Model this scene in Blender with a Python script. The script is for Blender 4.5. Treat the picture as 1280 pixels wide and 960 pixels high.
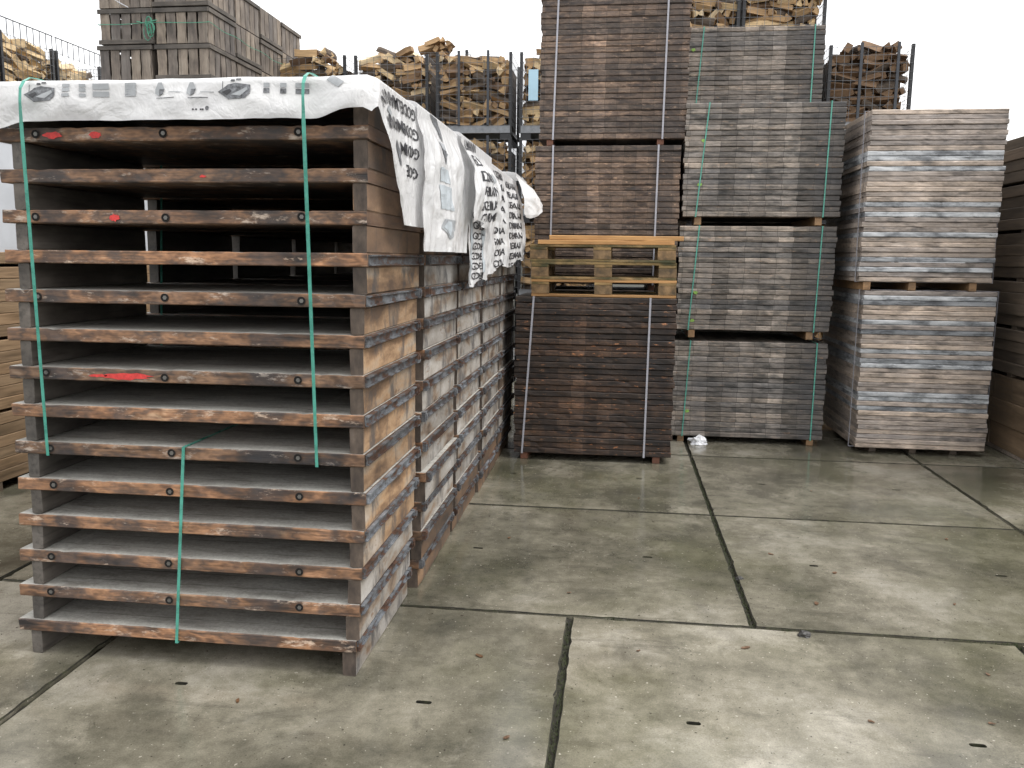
import bpy, bmesh, math, random
from mathutils import Vector, Matrix, noise as mnoise
random.seed(7)
R = math.radians
S = bpy.context.scene
for o in list(bpy.data.objects):
    bpy.data.objects.remove(o)
COL = S.collection

# ------------------------------------------------------------------ camera
PITCH, ROLL, YAW, EYE, FPX = 8.65, 0.6, 7.117, 1.72, 1035.0
def make_camera():
    p, r, y = R(PITCH), R(ROLL), R(YAW)
    f = Vector((-math.sin(y)*math.cos(p), math.cos(y)*math.cos(p), -math.sin(p)))
    rt = Vector((math.cos(y), math.sin(y), 0)); up = rt.cross(f)
    X = math.cos(r)*rt + math.sin(r)*up
    U = -math.sin(r)*rt + math.cos(r)*up
    cd = bpy.data.cameras.new('camera'); c = bpy.data.objects.new('camera', cd); COL.objects.link(c)
    c.matrix_world = Matrix(((X.x, U.x, -f.x, 0), (X.y, U.y, -f.y, 0), (X.z, U.z, -f.z, EYE), (0, 0, 0, 1)))
    cd.sensor_fit = 'HORIZONTAL'; cd.sensor_width = 36; cd.lens = FPX/1280*36
    cd.clip_start = .05; cd.clip_end = 2000
    S.camera = c
make_camera()

# ------------------------------------------------------------------ light
SUN_EL, SUN_AZ = 58, 98          # azimuth clockwise from +Y (depth)
SUN_STRENGTH, SKY_STRENGTH = 1.5, 0.1
wd = bpy.data.worlds.new('World'); S.world = wd; wd.use_nodes = True
wt = wd.node_tree; wn = wt.nodes; wl = wt.links
bg = wn['Background']
sky = wn.new('ShaderNodeTexSky'); sky.sky_type = 'NISHITA'; sky.sun_disc = False
sky.sun_elevation = R(SUN_EL); sky.sun_rotation = R(SUN_AZ)
sky.dust_density = 5.0
hs = wn.new('ShaderNodeHueSaturation'); hs.inputs['Saturation'].default_value = .25
wl.new(sky.outputs[0], hs.inputs['Color'])
tc = wn.new('ShaderNodeTexCoord'); nz = wn.new('ShaderNodeTexNoise')
nz.inputs['Scale'].default_value = 2.2; nz.inputs['Detail'].default_value = 4
wl.new(tc.outputs['Generated'], nz.inputs['Vector'])
cr = wn.new('ShaderNodeValToRGB')
cr.color_ramp.elements[0].position = .30; cr.color_ramp.elements[0].color = (5.2, 5.35, 5.8, 1)
cr.color_ramp.elements[1].position = .52; cr.color_ramp.elements[1].color = (11.5, 11.5, 11.5, 1)
wl.new(nz.outputs[0], cr.inputs[0])
mx = wn.new('ShaderNodeMix'); mx.data_type = 'RGBA'; mx.inputs[0].default_value = .85
wl.new(hs.outputs[0], mx.inputs[6]); wl.new(cr.outputs[0], mx.inputs[7])
wl.new(mx.outputs[2], bg.inputs['Color']); bg.inputs['Strength'].default_value = SKY_STRENGTH
sl = bpy.data.lights.new('sun', 'SUN'); sl.energy = SUN_STRENGTH; sl.angle = R(35); sl.color = (1, .97, .93)
so = bpy.data.objects.new('sun', sl); COL.objects.link(so)
sd = Vector((math.sin(R(SUN_AZ))*math.cos(R(SUN_EL)), math.cos(R(SUN_AZ))*math.cos(R(SUN_EL)), math.sin(R(SUN_EL))))
so.rotation_euler = sd.to_track_quat('Z', 'Y').to_euler()
so.location = (6, -2, 9)
S.view_settings.view_transform = 'Standard'; S.view_settings.look = 'None'
S.view_settings.gamma = 1; S.view_settings.use_curve_mapping = False
S.view_settings.exposure = 0.8

# ------------------------------------------------------------------ material helpers
class NT:
    def __init__(s, name):
        s.m = bpy.data.materials.new(name); s.m.use_nodes = True
        s.t = s.m.node_tree; s.n = s.t.nodes; s.l = s.t.links
        s.b = s.n['Principled BSDF']
    def put(s, sock, v):
        if isinstance(v, bpy.types.NodeSocket): s.l.new(v, sock)
        elif isinstance(v, (tuple, list)):
            sock.default_value = tuple(v)+((1,) if len(v) == 3 and sock.type == 'RGBA' else ())
        else: sock.default_value = v
    def co(s, kind='Object'):
        return s.n.new('ShaderNodeTexCoord').outputs[kind]
    def pos(s): return s.n.new('ShaderNodeNewGeometry').outputs['Position']
    def nrm(s): return s.n.new('ShaderNodeNewGeometry').outputs['Normal']
    def rnd(s): return s.n.new('ShaderNodeObjectInfo').outputs['Random']
    def scale(s, v, xyz):
        k = s.n.new('ShaderNodeVectorMath'); k.operation = 'MULTIPLY'
        s.put(k.inputs[0], v); k.inputs[1].default_value = xyz; return k.outputs[0]
    def noise(s, v, sc=5., det=4., ro=.6, w=None, dist=0.):
        k = s.n.new('ShaderNodeTexNoise'); k.noise_dimensions = '4D' if w is not None else '3D'
        s.put(k.inputs['Vector'], v); k.inputs['Scale'].default_value = sc; k.inputs['Detail'].default_value = det
        k.inputs['Roughness'].default_value = ro; k.inputs['Distortion'].default_value = dist
        if w is not None: s.put(k.inputs['W'], w)
        return k.outputs[0]
    def math(s, op, a, b=0., clamp=False):
        k = s.n.new('ShaderNodeMath'); k.operation = op; k.use_clamp = clamp
        s.put(k.inputs[0], a); s.put(k.inputs[1], b); return k.outputs[0]
    def ramp(s, f, stops, interp='LINEAR'):
        k = s.n.new('ShaderNodeValToRGB'); e = k.color_ramp.elements; k.color_ramp.interpolation = interp
        while len(e) < len(stops): e.new(.5)
        for q, (p, c) in zip(e, stops):
            q.position = p
            q.color = (c, c, c, 1) if isinstance(c, (int, float)) else tuple(c)+(1,)
        s.put(k.inputs[0], f); return k.outputs[0]
    def mix(s, f, a, b, mode='MIX'):
        k = s.n.new('ShaderNodeMix'); k.data_type = 'RGBA'; k.blend_type = mode
        s.put(k.inputs[0], f); s.put(k.inputs[6], a); s.put(k.inputs[7], b); return k.outputs[2]
    def bump(s, h, st=.3, d=.01):
        k = s.n.new('ShaderNodeBump'); k.inputs['Strength'].default_value = st; k.inputs['Distance'].default_value = d
        s.put(k.inputs['Height'], h); s.l.new(k.outputs[0], s.b.inputs['Normal'])
    def out(s, col, rough=.7, metal=0., spec=.5):
        s.put(s.b.inputs['Base Color'], col); s.put(s.b.inputs['Roughness'], rough)
        s.put(s.b.inputs['Metallic'], metal); s.put(s.b.inputs['Specular IOR Level'], spec)
        return s.m

def wood(name, stops, grain=(2, 45, 45), patch=(3, 3, 10), column=None, tint=((.8, .8, .8), (1.15, 1.1, 1.05)),
         pale=None, rough=.62, bump=.35, spots=0., pale_t=(.6, .72), plank=None, gr=(.45, 1., 1.25)):
    n = NT(name); c = n.co(); r = n.math('MULTIPLY', n.rnd(), 57.)
    p = n.noise(n.scale(c, patch), 1., 4., .65, r)
    col = n.ramp(p, stops)
    g = n.noise(n.scale(c, grain), 1., 3., .6, r, .4)
    col = n.mix(1., col, n.ramp(g, [(.25, gr[0]), (.5, gr[1]), (.8, gr[2])]), 'MULTIPLY')
    if plank:                                   # the ends of the single planks a board is made of
        sx = n.n.new('ShaderNodeSeparateXYZ'); n.l.new(c, sx.inputs[0])
        q = n.math('MULTIPLY', n.math('ADD', sx.outputs[0], 5.), 1/plank[0]); qi = n.math('FLOOR', q); qf = n.math('FRACT', q)
        wn_ = n.n.new('ShaderNodeTexWhiteNoise'); wn_.noise_dimensions = '2D'
        cb = n.n.new('ShaderNodeCombineXYZ'); n.l.new(qi, cb.inputs[0]); n.l.new(r, cb.inputs[1]); n.l.new(cb.outputs[0], wn_.inputs['Vector'])
        col = n.mix(1., col, n.ramp(wn_.outputs[0], [(0., plank[1]), (.8, 1.), (1., plank[2])]), 'MULTIPLY')
        wn2 = n.n.new('ShaderNodeTexWhiteNoise'); wn2.noise_dimensions = '1D'; n.l.new(qi, wn2.inputs['W'])
        col = n.mix(1., col, n.ramp(wn2.outputs[0], [(0., .62), (.7, 1.), (1., 1.3)]), 'MULTIPLY')
        col = n.mix(n.ramp(qf, [(0., .7), (.03, 0.), (.97, 0.), (1., .7)]), col, (.01, .009, .008))
    if column:                                  # stains that repeat from board to board, where the racks touched them
        cs, cc, cd = column
        k2 = n.noise(n.scale(c, (cs*2.5, 2, 14)), 1., 3., .7, r)
        k = n.math('ADD', n.math('MULTIPLY', n.noise(n.scale(c, (cs, 0, 0)), 1., 1., .5), .65), n.math('MULTIPLY', k2, .35))
        col = n.mix(n.ramp(k, [(.50, 0.), (.57, cd)]), col, cc)
        k = n.math('ADD', n.math('MULTIPLY', n.noise(n.scale(n.n.new('ShaderNodeTexCoord').outputs['Object'], (cs*1.25, 0, 0)), 1., 1., .5, 3.7), .55), n.math('MULTIPLY', k2, .45))
        col = n.mix(1., col, n.ramp(k, [(.38, .8), (.52, 1.), (.62, 1.4)]), 'MULTIPLY')
    if pale:
        q = n.noise(n.scale(c, (patch[0]*2.2, patch[1]*2.2, patch[2]*2.5)), 1., 6., .75, n.math('ADD', r, 9.))
        col = n.mix(n.ramp(q, [(pale_t[0], 0.), (pale_t[1], .85)]), col, pale)
    t = n.ramp(n.rnd(), [(0., tint[0]), (1., tint[1])])
    col = n.mix(1., col, t, 'MULTIPLY')
    h = n.math('ADD', g, n.math('MULTIPLY', p, .6))
    n.bump(h, bump, .006)
    return n.out(col, n.ramp(g, [(.3, rough-.15), (.7, rough+.1)]))

def plain(name, col, rough=.6, metal=0., var=.25, sc=20.):
    n = NT(name); c = n.co(); r = n.math('MULTIPLY', n.rnd(), 31.)
    k = n.noise(c, sc, 4., .65, r)
    cc = n.mix(1., col, n.ramp(k, [(.3, 1-var), (.7, 1+var)]), 'MULTIPLY')
    n.bump(k, .15, .003)
    return n.out(cc, n.ramp(k, [(.3, max(.05, rough-.12)), (.7, min(1, rough+.12))]), metal)

M = {}
M['board_front'] = wood('reddish_stained_board', [(.32, (.022, .02, .021)), (.39, (.06, .043, .034)), (.45, (.125, .073, .045)), (.50, (.24, .14, .08)), (.54, (.16, .096, .06)), (.58, (.085, .06, .046)), (.64, (.2, .12, .072)), (.72, (.36, .26, .175))],
    grain=(3, 90, 90), patch=(3.4, 4, 9), column=(4.5, (.032, .032, .035), .7), pale=(.5, .43, .36), pale_t=(.565, .66), tint=((.82, .84, .88), (1.5, 1.33, 1.2)), gr=(.35, 1., 1.4))
M['board_side'] = wood('brown_board_end', [(.3, (.05, .035, .028)), (.5, (.13, .075, .045)), (.7, (.2, .13, .08))], grain=(50, 5, 50), patch=(4, 4, 9), pale=(.3, .27, .24))
M['board_dark'] = wood('dark_brown_board', [(.3, (0.037, 0.030, 0.028)), (.42, (0.093, 0.068, 0.055)), (.5, (0.186, 0.138, 0.104)), (.58, (0.112, 0.086, 0.071)), (.75, (0.371, 0.268, 0.198))],
    grain=(3, 60, 60), patch=(6, 3, 16), column=(3.1, (.036, .034, .036), .45), tint=((.66, .66, .68), (1.3, 1.18, 1.08)), pale=(.4, .29, .21), pale_t=(.58, .67), plank=(.112, .62, 1.3), gr=(.3, 1., 1.4))
M['board_darker'] = wood('blackened_brown_board', [(.3, (0.012, 0.010, 0.009)), (.42, (0.034, 0.022, 0.017)), (.5, (0.076, 0.050, 0.035)), (.58, (0.043, 0.030, 0.022)), (.75, (0.167, 0.103, 0.064))],
    grain=(3, 60, 60), patch=(6, 3, 16), column=(3.1, (.012, .011, .012), .5), tint=((.66, .66, .68), (1.45, 1.22, 1.05)), pale=(.42, .21, .10), pale_t=(.59, .66), plank=(.112, .62, 1.4), gr=(.3, 1., 1.4))
M['board_grey'] = wood('grey_weathered_board', [(.3, (0.056, 0.055, 0.054)), (.42, (0.139, 0.131, 0.120)), (.5, (0.249, 0.228, 0.208)), (.58, (0.170, 0.159, 0.145)), (.75, (0.439, 0.388, 0.332))],
    grain=(3, 60, 60), patch=(6, 3, 16), column=(2.7, (.058, .06, .066), .5), tint=((.66, .67, .7), (1.35, 1.22, 1.1)), pale=(.36, .25, .17), pale_t=(.59, .70), plank=(.14, .68, 1.25), gr=(.35, 1., 1.35))
M['board_tan'] = wood('pale_tan_board', [(.28, (0.094, 0.089, 0.087)), (.40, (0.265, 0.229, 0.200)), (.5, (0.467, 0.402, 0.348)), (.6, (0.367, 0.321, 0.287)), (.75, (0.624, 0.566, 0.514))],
    grain=(3, 60, 60), patch=(4.5, 3, 11), column=(2.2, (.09, .083, .078), .4), tint=((.66, .67, .7), (1.15, 1.08, 1.)), pale=(.16, .155, .155), pale_t=(.58, .70), gr=(.4, 1., 1.3))
M['board_blue'] = wood('blue_grey_board', [(.28, (0.070, 0.077, 0.085)), (.42, (0.225, 0.236, 0.251)), (.52, (0.449, 0.466, 0.483)), (.75, (0.702, 0.709, 0.716))],
    grain=(3, 60, 60), patch=(4.5, 3, 11), tint=((.5, .51, .53), (1.15, 1.15, 1.15)), pale=(.06, .058, .06), pale_t=(.56, .67), gr=(.4, 1., 1.3))
M['board_old'] = wood('dark_brown_plank', [(.3, (0.069, 0.055, 0.042)), (.5, (0.132, 0.104, 0.079)), (.75, (0.196, 0.152, 0.115))], grain=(45, 2, 45), patch=(3, 1.5, 8))  # the planks' own dark brown, also used for bearers and spacers
M['plank_tan'] = wood('damp_tan_plank', [(.3, (.09, .062, .038)), (.5, (.15, .105, .066)), (.75, (.22, .16, .105))], grain=(45, 2, 45), patch=(3, 1.5, 8))
M['timber_light'] = wood('light_sawn_timber', [(.3, (.15, .1, .055)), (.5, (.25, .17, .1)), (.75, (.34, .245, .15))], grain=(40, 2.5, 40), patch=(2, 1.2, 5), rough=.7)
M['pallet_new'] = wood('fresh_pallet_wood', [(.3, (.3, .15, .055)), (.5, (.46, .25, .095)), (.75, (.58, .35, .15))], grain=(2, 40, 40), patch=(2, 3, 6))
M['pallet_old'] = wood('mossy_pallet_wood', [(.34, (.05, .05, .018)), (.46, (.14, .1, .04)), (.54, (.27, .175, .075)), (.7, (.4, .27, .12))], grain=(2, 40, 40), patch=(5, 4, 8), tint=((.8, .85, .75), (1.1, 1.05, 1)))
M['block'] = wood('pallet_block_wood', [(.3, (.06, .045, .022)), (.5, (.18, .115, .055)), (.75, (.34, .22, .11))], grain=(20, 20, 20), patch=(12, 12, 12))
M['crate'] = wood('grey_crate_plank', [(.3, (0.083, 0.072, 0.066)), (.5, (0.198, 0.172, 0.151)), (.75, (0.312, 0.285, 0.256))], grain=(40, 40, 3), patch=(6, 6, 3), tint=((.6, .6, .62), (1.2, 1.12, 1.0)), rough=.75)
M['crate_dark'] = wood('dark_crate_batten', [(.3, (.04, .036, .033)), (.5, (.09, .08, .07)), (.75, (.15, .135, .12))], grain=(4, 4, 40), patch=(4, 4, 6), rough=.75)
M['bearer_red'] = wood('reddish_bearer', [(.3, (.1, .04, .025)), (.6, (.2, .085, .05)), (.8, (.27, .13, .08))], grain=(20, 20, 20))
M['bearer_tan'] = wood('tan_bearer', [(.3, (.2, .12, .06)), (.6, (.34, .21, .11)), (.8, (.42, .28, .16))], grain=(20, 20, 20))

def cement_beam(name, dark):
    n = NT(name); c = n.co(); r = n.math('MULTIPLY', n.rnd(), 43.)
    p = n.noise(n.scale(c, (2, 2.6, 7)), 1., 5., .55, r, .3)
    if name.startswith('tan'): st = [(.34, (.1, .06, .035)), (.43, (.22, .135, .075)), (.50, (.36, .235, .135)), (.58, (.34, .27, .2)), (.70, (.42, .37, .32))]
    elif dark: st = [(.33, (.05, .036, .027)), (.45, (.11, .07, .045)), (.55, (.15, .092, .055)), (.68, (.23, .145, .085))]
    else: st = [(.35, (.09, .062, .043)), (.42, (.22, .165, .12)), (.47, (.27, .245, .215)), (.56, (.34, .318, .29)), (.70, (.42, .41, .395))]
    base = n.ramp(p, st)
    d = n.noise(n.scale(c, (5, 5.5, 2.6)), 1., 7., .72, n.math('ADD', r, 5.), .5)
    col = n.mix(n.ramp(d, [(.50, 0.), (.60, .8)]), base, (.06, .058, .06) if not dark else (.05, .045, .04))
    e = n.noise(n.scale(c, (3, 9, 20)), 1., 6., .7, n.math('ADD', r, 11.))
    col = n.mix(n.ramp(e, [(.60, 0.), (.66, .8)]), col, (.17, .095, .05))
    f2 = n.noise(c, 70., 3., .6)
    col = n.mix(1., col, n.ramp(f2, [(.3, .86), (.7, 1.1)]), 'MULTIPLY')
    nn = n.n.new('ShaderNodeSeparateXYZ'); n.l.new(n.nrm(), nn.inputs[0])
    end = n.ramp(n.noise(n.scale(c, (30, 8, 14)), 1., 4., .6, r), [(.3, (.045, .035, .029)), (.6, (.12, .092, .072)), (.8, (.2, .165, .14))])
    f = n.math('GREATER_THAN', n.math('ABSOLUTE', nn.outputs[1]), .8)
    col = n.mix(f, col, end)
    col = n.mix(1., col, n.ramp(n.rnd(), [(0., (.74, .73, .72)), (1., (1.12, 1.1, 1.08))]), 'MULTIPLY')
    n.bump(p, .3, .006)
    return n.out(col, .75)
M['beam'] = cement_beam('cement_smeared_beam', False)
M['beam_brown'] = cement_beam('brown_damp_beam', True)
M['beam_tan'] = cement_beam('tan_smeared_beam', False)
M['beam_grey'] = wood('grey_shade_toned_beam', [(.3, (.05, .045, .04)), (.5, (.10, .09, .08)), (.75, (.17, .155, .14))], grain=(50, 3, 50), patch=(4, 3, 8))  # left beams: the shade inside the stack is darkened into this colour

def cement_top():
    n = NT('cement_dusted_board_top'); c = n.co(); r = n.math('MULTIPLY', n.rnd(), 43.)
    a = n.noise(n.scale(c, (3, 9, 9)), 1., 6., .7, r)
    b = n.noise(c, 60., 3., .7)
    col = n.mix(1., n.ramp(a, [(.3, (.2, .19, .17)), (.5, (.36, .35, .32)), (.7, (.5, .49, .45))]), n.ramp(b, [(.3, .75), (.7, 1.15)]), 'MULTIPLY')
    sx = n.n.new('ShaderNodeSeparateXYZ'); n.l.new(c, sx.inputs[0])
    q = n.math('FRACT', n.math('MULTIPLY', n.math('ADD', sx.outputs[1], 5.), 1/.123))
    ln = n.math('MULTIPLY', n.ramp(q, [(0., 1.), (.05, 0.), (.95, 0.), (1., 1.)]), n.ramp(a, [(.4, .75), (.6, .2)]))
    col = n.mix(ln, col, (.07, .062, .054))
    st_ = n.noise(n.scale(c, (5, 12, 5)), 1., 6., .72, n.math('ADD', r, 8.), .4)
    col = n.mix(n.ramp(st_, [(.56, 0.), (.66, .5)]), col, (.13, .11, .09))
    n.bump(n.math('ADD', a, n.math('MULTIPLY', b, .4)), .35, .005)
    return n.out(col, .8)
M['cement'] = cement_top()

def steel_rail():
    n = NT('rusty_steel_rail'); c = n.co(); r = n.math('MULTIPLY', n.rnd(), 43.)
    a = n.noise(n.scale(c, (8, 9, 16)), 1., 6., .7, r)
    col = n.ramp(a, [(.36, (.035, .02, .015)), (.44, (.1, .05, .03)), (.48, (.07, .073, .08)), (.58, (.2, .215, .235)), (.72, (.36, .37, .39))])
    col = n.mix(1., col, n.ramp(n.rnd(), [(0., (.6, .57, .55)), (1., (1.1, 1.1, 1.1))]), 'MULTIPLY')
    n.bump(a, .4, .004)
    return n.out(col, .55, n.ramp(a, [(.5, 0.), (.6, .35)]))
M['rail'] = steel_rail()
M['nut'] = plain('zinc_nut', (.17, .165, .155), .45, .6)
M['hole'] = plain('black_counterbore', (.012, .01, .009), .9)
M['strap_green'] = plain('green_plastic_strap', (.08, .32, .25), .3, var=.3)
M['strap_white'] = plain('pale_grey_strap', (.36, .36, .4), .35, var=.12)
M['red_paint'] = plain('red_spray_paint', (.62, .05, .045), .6, var=.3, sc=60)
M['lime_paint'] = plain('lime_spray_paint', (.24, .42, .08), .6, var=.3, sc=60)
M['bracket'] = plain('pale_metal_bracket', (.42, .41, .4), .5, .2)
M['black_steel'] = plain('black_painted_steel', (.022, .023, .026), .5)
M['dark_steel'] = plain('dark_grey_steel', (.055, .06, .07), .5, .3)
M['grey_steel'] = plain('grey_galvanised_steel', (.24, .25, .265), .5, .4)
M['wire'] = plain('wire_mesh_steel', (.16, .165, .175), .5, .4)
M['blue_plate'] = plain('pale_blue_plate', (.42, .62, .74), .5, var=.06, sc=4)
M['rope'] = plain('green_rope', (.07, .27, .18), .7)
M['string'] = plain('pale_string', (.5, .5, .52), .7)
M['litter'] = plain('crumpled_white_film', (.78, .79, .82), .4, var=.08)
M['stone'] = plain('wet_dark_stone', (.03, .028, .026), .5, var=.4, sc=60)
M['leaf'] = plain('wet_brown_leaf', (.10, .05, .022), .5, var=.4, sc=80)
M['moss'] = plain('joint_moss', (.038, .05, .016), .9, var=.5, sc=90)
M['wrap'] = plain('pale_grey_wrap', (.5, .52, .55), .5, var=.08, sc=4)
M['ink'] = plain('black_print', (.03, .03, .035), .5, var=.2, sc=40)
M['ink_grey'] = plain('grey_print', (.13, .135, .145), .5, var=.9, sc=70)
M['ink_pale'] = plain('pale_print', (.33, .345, .36), .5, var=.12, sc=60)
M['ink_blue'] = plain('pale_blue_grey_print', (.42, .46, .49), .5, var=.12, sc=60)

def tarp_mat():
    n = NT('white_printed_plastic_sheet'); c = n.pos()
    a = n.noise(c, 9., 5., .6)
    r1 = n.math('ABSOLUTE', n.math('SUBTRACT', n.noise(c, 11., 3., .55, None, .6), .5)); r2 = n.math('ABSOLUTE', n.math('SUBTRACT', n.noise(c, 27., 2., .5, None, .4), .5))
    n.bump(n.math('ADD', n.math('MULTIPLY', r1, 1.4), n.math('MULTIPLY', r2, .4)), .27, .03)
    m = n.out(n.ramp(a, [(.3, (.76, .76, .77)), (.7, (.84, .84, .84))]), .24)
    tr = n.n.new('ShaderNodeBsdfTranslucent'); tr.inputs[0].default_value = (.85, .85, .86, 1)
    ms = n.n.new('ShaderNodeMixShader'); ms.inputs[0].default_value = .22
    n.l.new(n.b.outputs[0], ms.inputs[1]); n.l.new(tr.outputs[0], ms.inputs[2])
    n.l.new(ms.outputs[0], n.n['Material Output'].inputs[0])
    return m
M['tarp'] = tarp_mat()

def log_mats():
    n = NT('split_log_wood'); c = n.co(); r = n.math('MULTIPLY', n.rnd(), 43.)
    p = n.noise(n.scale(c, (3, 14, 14)), 1., 4., .6, r); g = n.noise(n.scale(c, (4, 90, 90)), 1., 2., .6, r)
    t = n.ramp(n.rnd(), [(0., (.16, .095, .055)), (.18, (.34, .21, .105)), (.45, (.56, .37, .19)), (.65, (.44, .29, .15)), (.82, (.7, .51, .28)), (1., (.8, .64, .42))])
    col = n.mix(1., t, n.ramp(p, [(.3, .6), (.6, 1.05), (.8, 1.2)]), 'MULTIPLY')
    col = n.mix(1., col, n.ramp(g, [(.3, .75), (.7, 1.15)]), 'MULTIPLY'); n.bump(g, .3, .004)
    a = n.out(col, .8)
    n = NT('log_bark'); c = n.co(); r = n.math('MULTIPLY', n.rnd(), 43.)
    p = n.noise(n.scale(c, (7, 30, 30)), 1., 5., .7, r)
    n.bump(p, .8, .01)
    return a, n.out(n.ramp(p, [(.3, (.035, .027, .021)), (.55, (.11, .083, .062)), (.75, (.2, .165, .13))]), .9)
M['log'], M['bark'] = log_mats()

def concrete(name='wet_concrete_slab'):
    n = NT(name); c = n.pos(); r = n.math('MULTIPLY', n.rnd(), 43.)
    big = n.noise(c, .9, 5., .6, r, .2)
    mid = n.noise(c, 3.1, 8., .72, n.math('ADD', r, 3.), .25)
    sml = n.noise(c, 11., 8., .75)
    fine = n.noise(c, 150., 4., .75)
    sp = n.noise(c, 55., 2., .5)
    t = n.math('ADD', n.math('MULTIPLY', big, .62), n.math('ADD', n.math('MULTIPLY', mid, .30), n.math('MULTIPLY', sml, .08)))
    col = n.ramp(t, [(.37, (.05, .048, .037)), (.44, (.098, .093, .071)), (.50, (.165, .154, .12)), (.55, (.235, .219, .174)), (.61, (.345, .325, .275))])
    dk = n.noise(c, 2.3, 7., .7, None, .6)
    col = n.mix(n.ramp(dk, [(.54, 0.), (.66, .5)]), col, (.07, .068, .056))
    rot = n.n.new('ShaderNodeMapping'); rot.inputs['Rotation'].default_value = (0, 0, .55); rot.inputs['Scale'].default_value = (1.1, 8., 1.)
    n.l.new(c, rot.inputs['Vector'])
    scuff = n.noise(rot.outputs[0], 1.3, 5., .7, None, .35)
    col = n.mix(n.ramp(scuff, [(.57, 0.), (.66, .38)]), col, (.085, .078, .064))
    for (ax, ay, ar, aw) in ((1.35, 4.75, .62, .05), (1.5, 4.2, 1.05, .06), (.1, 2.2, 1.25, .07), (-.3, 6.6, 1.5, .05), (2.6, 6.9, 1.7, .07)):
        dv = n.n.new('ShaderNodeVectorMath'); dv.operation = 'DISTANCE'; n.l.new(c, dv.inputs[0]); dv.inputs[1].default_value = (ax, ay, 0)
        band = n.math('ABSOLUTE', n.math('SUBTRACT', dv.outputs['Value'], n.math('ADD', n.math('MULTIPLY', mid, .06), ar-.03)))
        fm = n.math('MULTIPLY', n.ramp(n.math('DIVIDE', band, aw), [(.2, .45), (1., 0.)]), n.ramp(sml, [(.4, .2), (.6, 1.)]))
        fm = n.math('MULTIPLY', fm, n.ramp(n.noise(c, 1.4, 2., .5), [(.45, 0.), (.6, 1.)]))
        col = n.mix(fm, col, (.05, .046, .038))
    lt = n.noise(c, 1.7, 9., .75, n.math('ADD', r, 17.), .3)
    col = n.mix(n.ramp(lt, [(.56, 0.), (.66, .55)]), col, (.40, .37, .305))
    gr = n.noise(c, .6, 5., .65)
    col = n.mix(n.ramp(gr, [(.47, 0.), (.62, .5)]), col, (.105, .105, .058))
    col = n.mix(1., col, n.ramp(sml, [(.3, .84), (.5, 1.), (.7, 1.12)]), 'MULTIPLY')
    col = n.mix(1., col, n.ramp(fine, [(.28, .72), (.5, 1.), (.75, 1.25)]), 'MULTIPLY')
    col = n.mix(n.ramp(sp, [(.69, 0.), (.73, .6)]), col, (.52, .49, .42))
    col = n.mix(n.ramp(sp, [(.27, .85), (.31, 0.)]), col, (.04, .034, .027))
    sp2 = n.noise(c, 19., 3., .65, 5.5)
    col = n.mix(n.ramp(sp2, [(.69, 0.), (.73, .7)]), col, (.045, .036, .026))
    col = n.mix(n.ramp(sp2, [(.24, .5), (.28, 0.)]), col, (.42, .39, .33))
    col = n.mix(1., col, n.ramp(n.rnd(), [(0., (.76, .755, .735)), (1., (.98, .975, .96))]), 'MULTIPLY')
    wet = n.noise(c, .62, 6., .62, None, .4)
    ro = n.ramp(wet, [(.36, .26), (.46, .12), (.55, .03)])
    h = n.math('ADD', n.math('MULTIPLY', fine, .35), n.math('ADD', sml, n.math('MULTIPLY', mid, .8)))
    n.bump(h, .09, .006)
    return n.out(col, ro, 0., .5)
M['concrete'] = concrete()
def joint():
    n = NT('mossy_joint_dirt'); c = n.pos()
    a = n.noise(c, 22., 5., .7)
    col = n.ramp(a, [(.3, (.010, .009, .007)), (.5, (.022, .02, .012)), (.66, (.036, .04, .016)), (.8, (.09, .082, .06))])
    n.bump(n.noise(c, 90., 3., .7), .8, .01)
    return n.out(col, .9)
M['joint'] = joint()

# ------------------------------------------------------------------ object helpers
def link(name, me, parent=None, loc=None, rot=None):
    o = bpy.data.objects.new(name, me); COL.objects.link(o)
    if parent: o.parent = parent
    if loc: o.location = loc
    if rot: o.rotation_euler = rot
    return o
def tag(o, label, cat, group=None):
    o['label'] = label; o['category'] = cat
    if group: o['group'] = group
    return o
def thing(name, label, cat, loc=(0, 0, 0), rz=0, group=None):
    o = link(name, None, None, loc, (0, 0, rz)); o.empty_display_size = .2
    return tag(o, label, cat, group)
def mesh(name, verts, faces, mats, idx=None, smooth=False):
    me = bpy.data.meshes.new(name); me.from_pydata([tuple(v) for v in verts], [], faces)
    for m in (mats if isinstance(mats, (list, tuple)) else [mats]): me.materials.append(m)
    if idx: me.polygons.foreach_set('material_index', idx)
    if smooth: me.polygons.foreach_set('use_smooth', [True]*len(me.polygons))
    me.update(); return me
BF = [(0, 3, 2, 1), (4, 5, 6, 7), (0, 1, 5, 4), (1, 2, 6, 5), (2, 3, 7, 6), (3, 0, 4, 7)]
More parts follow.
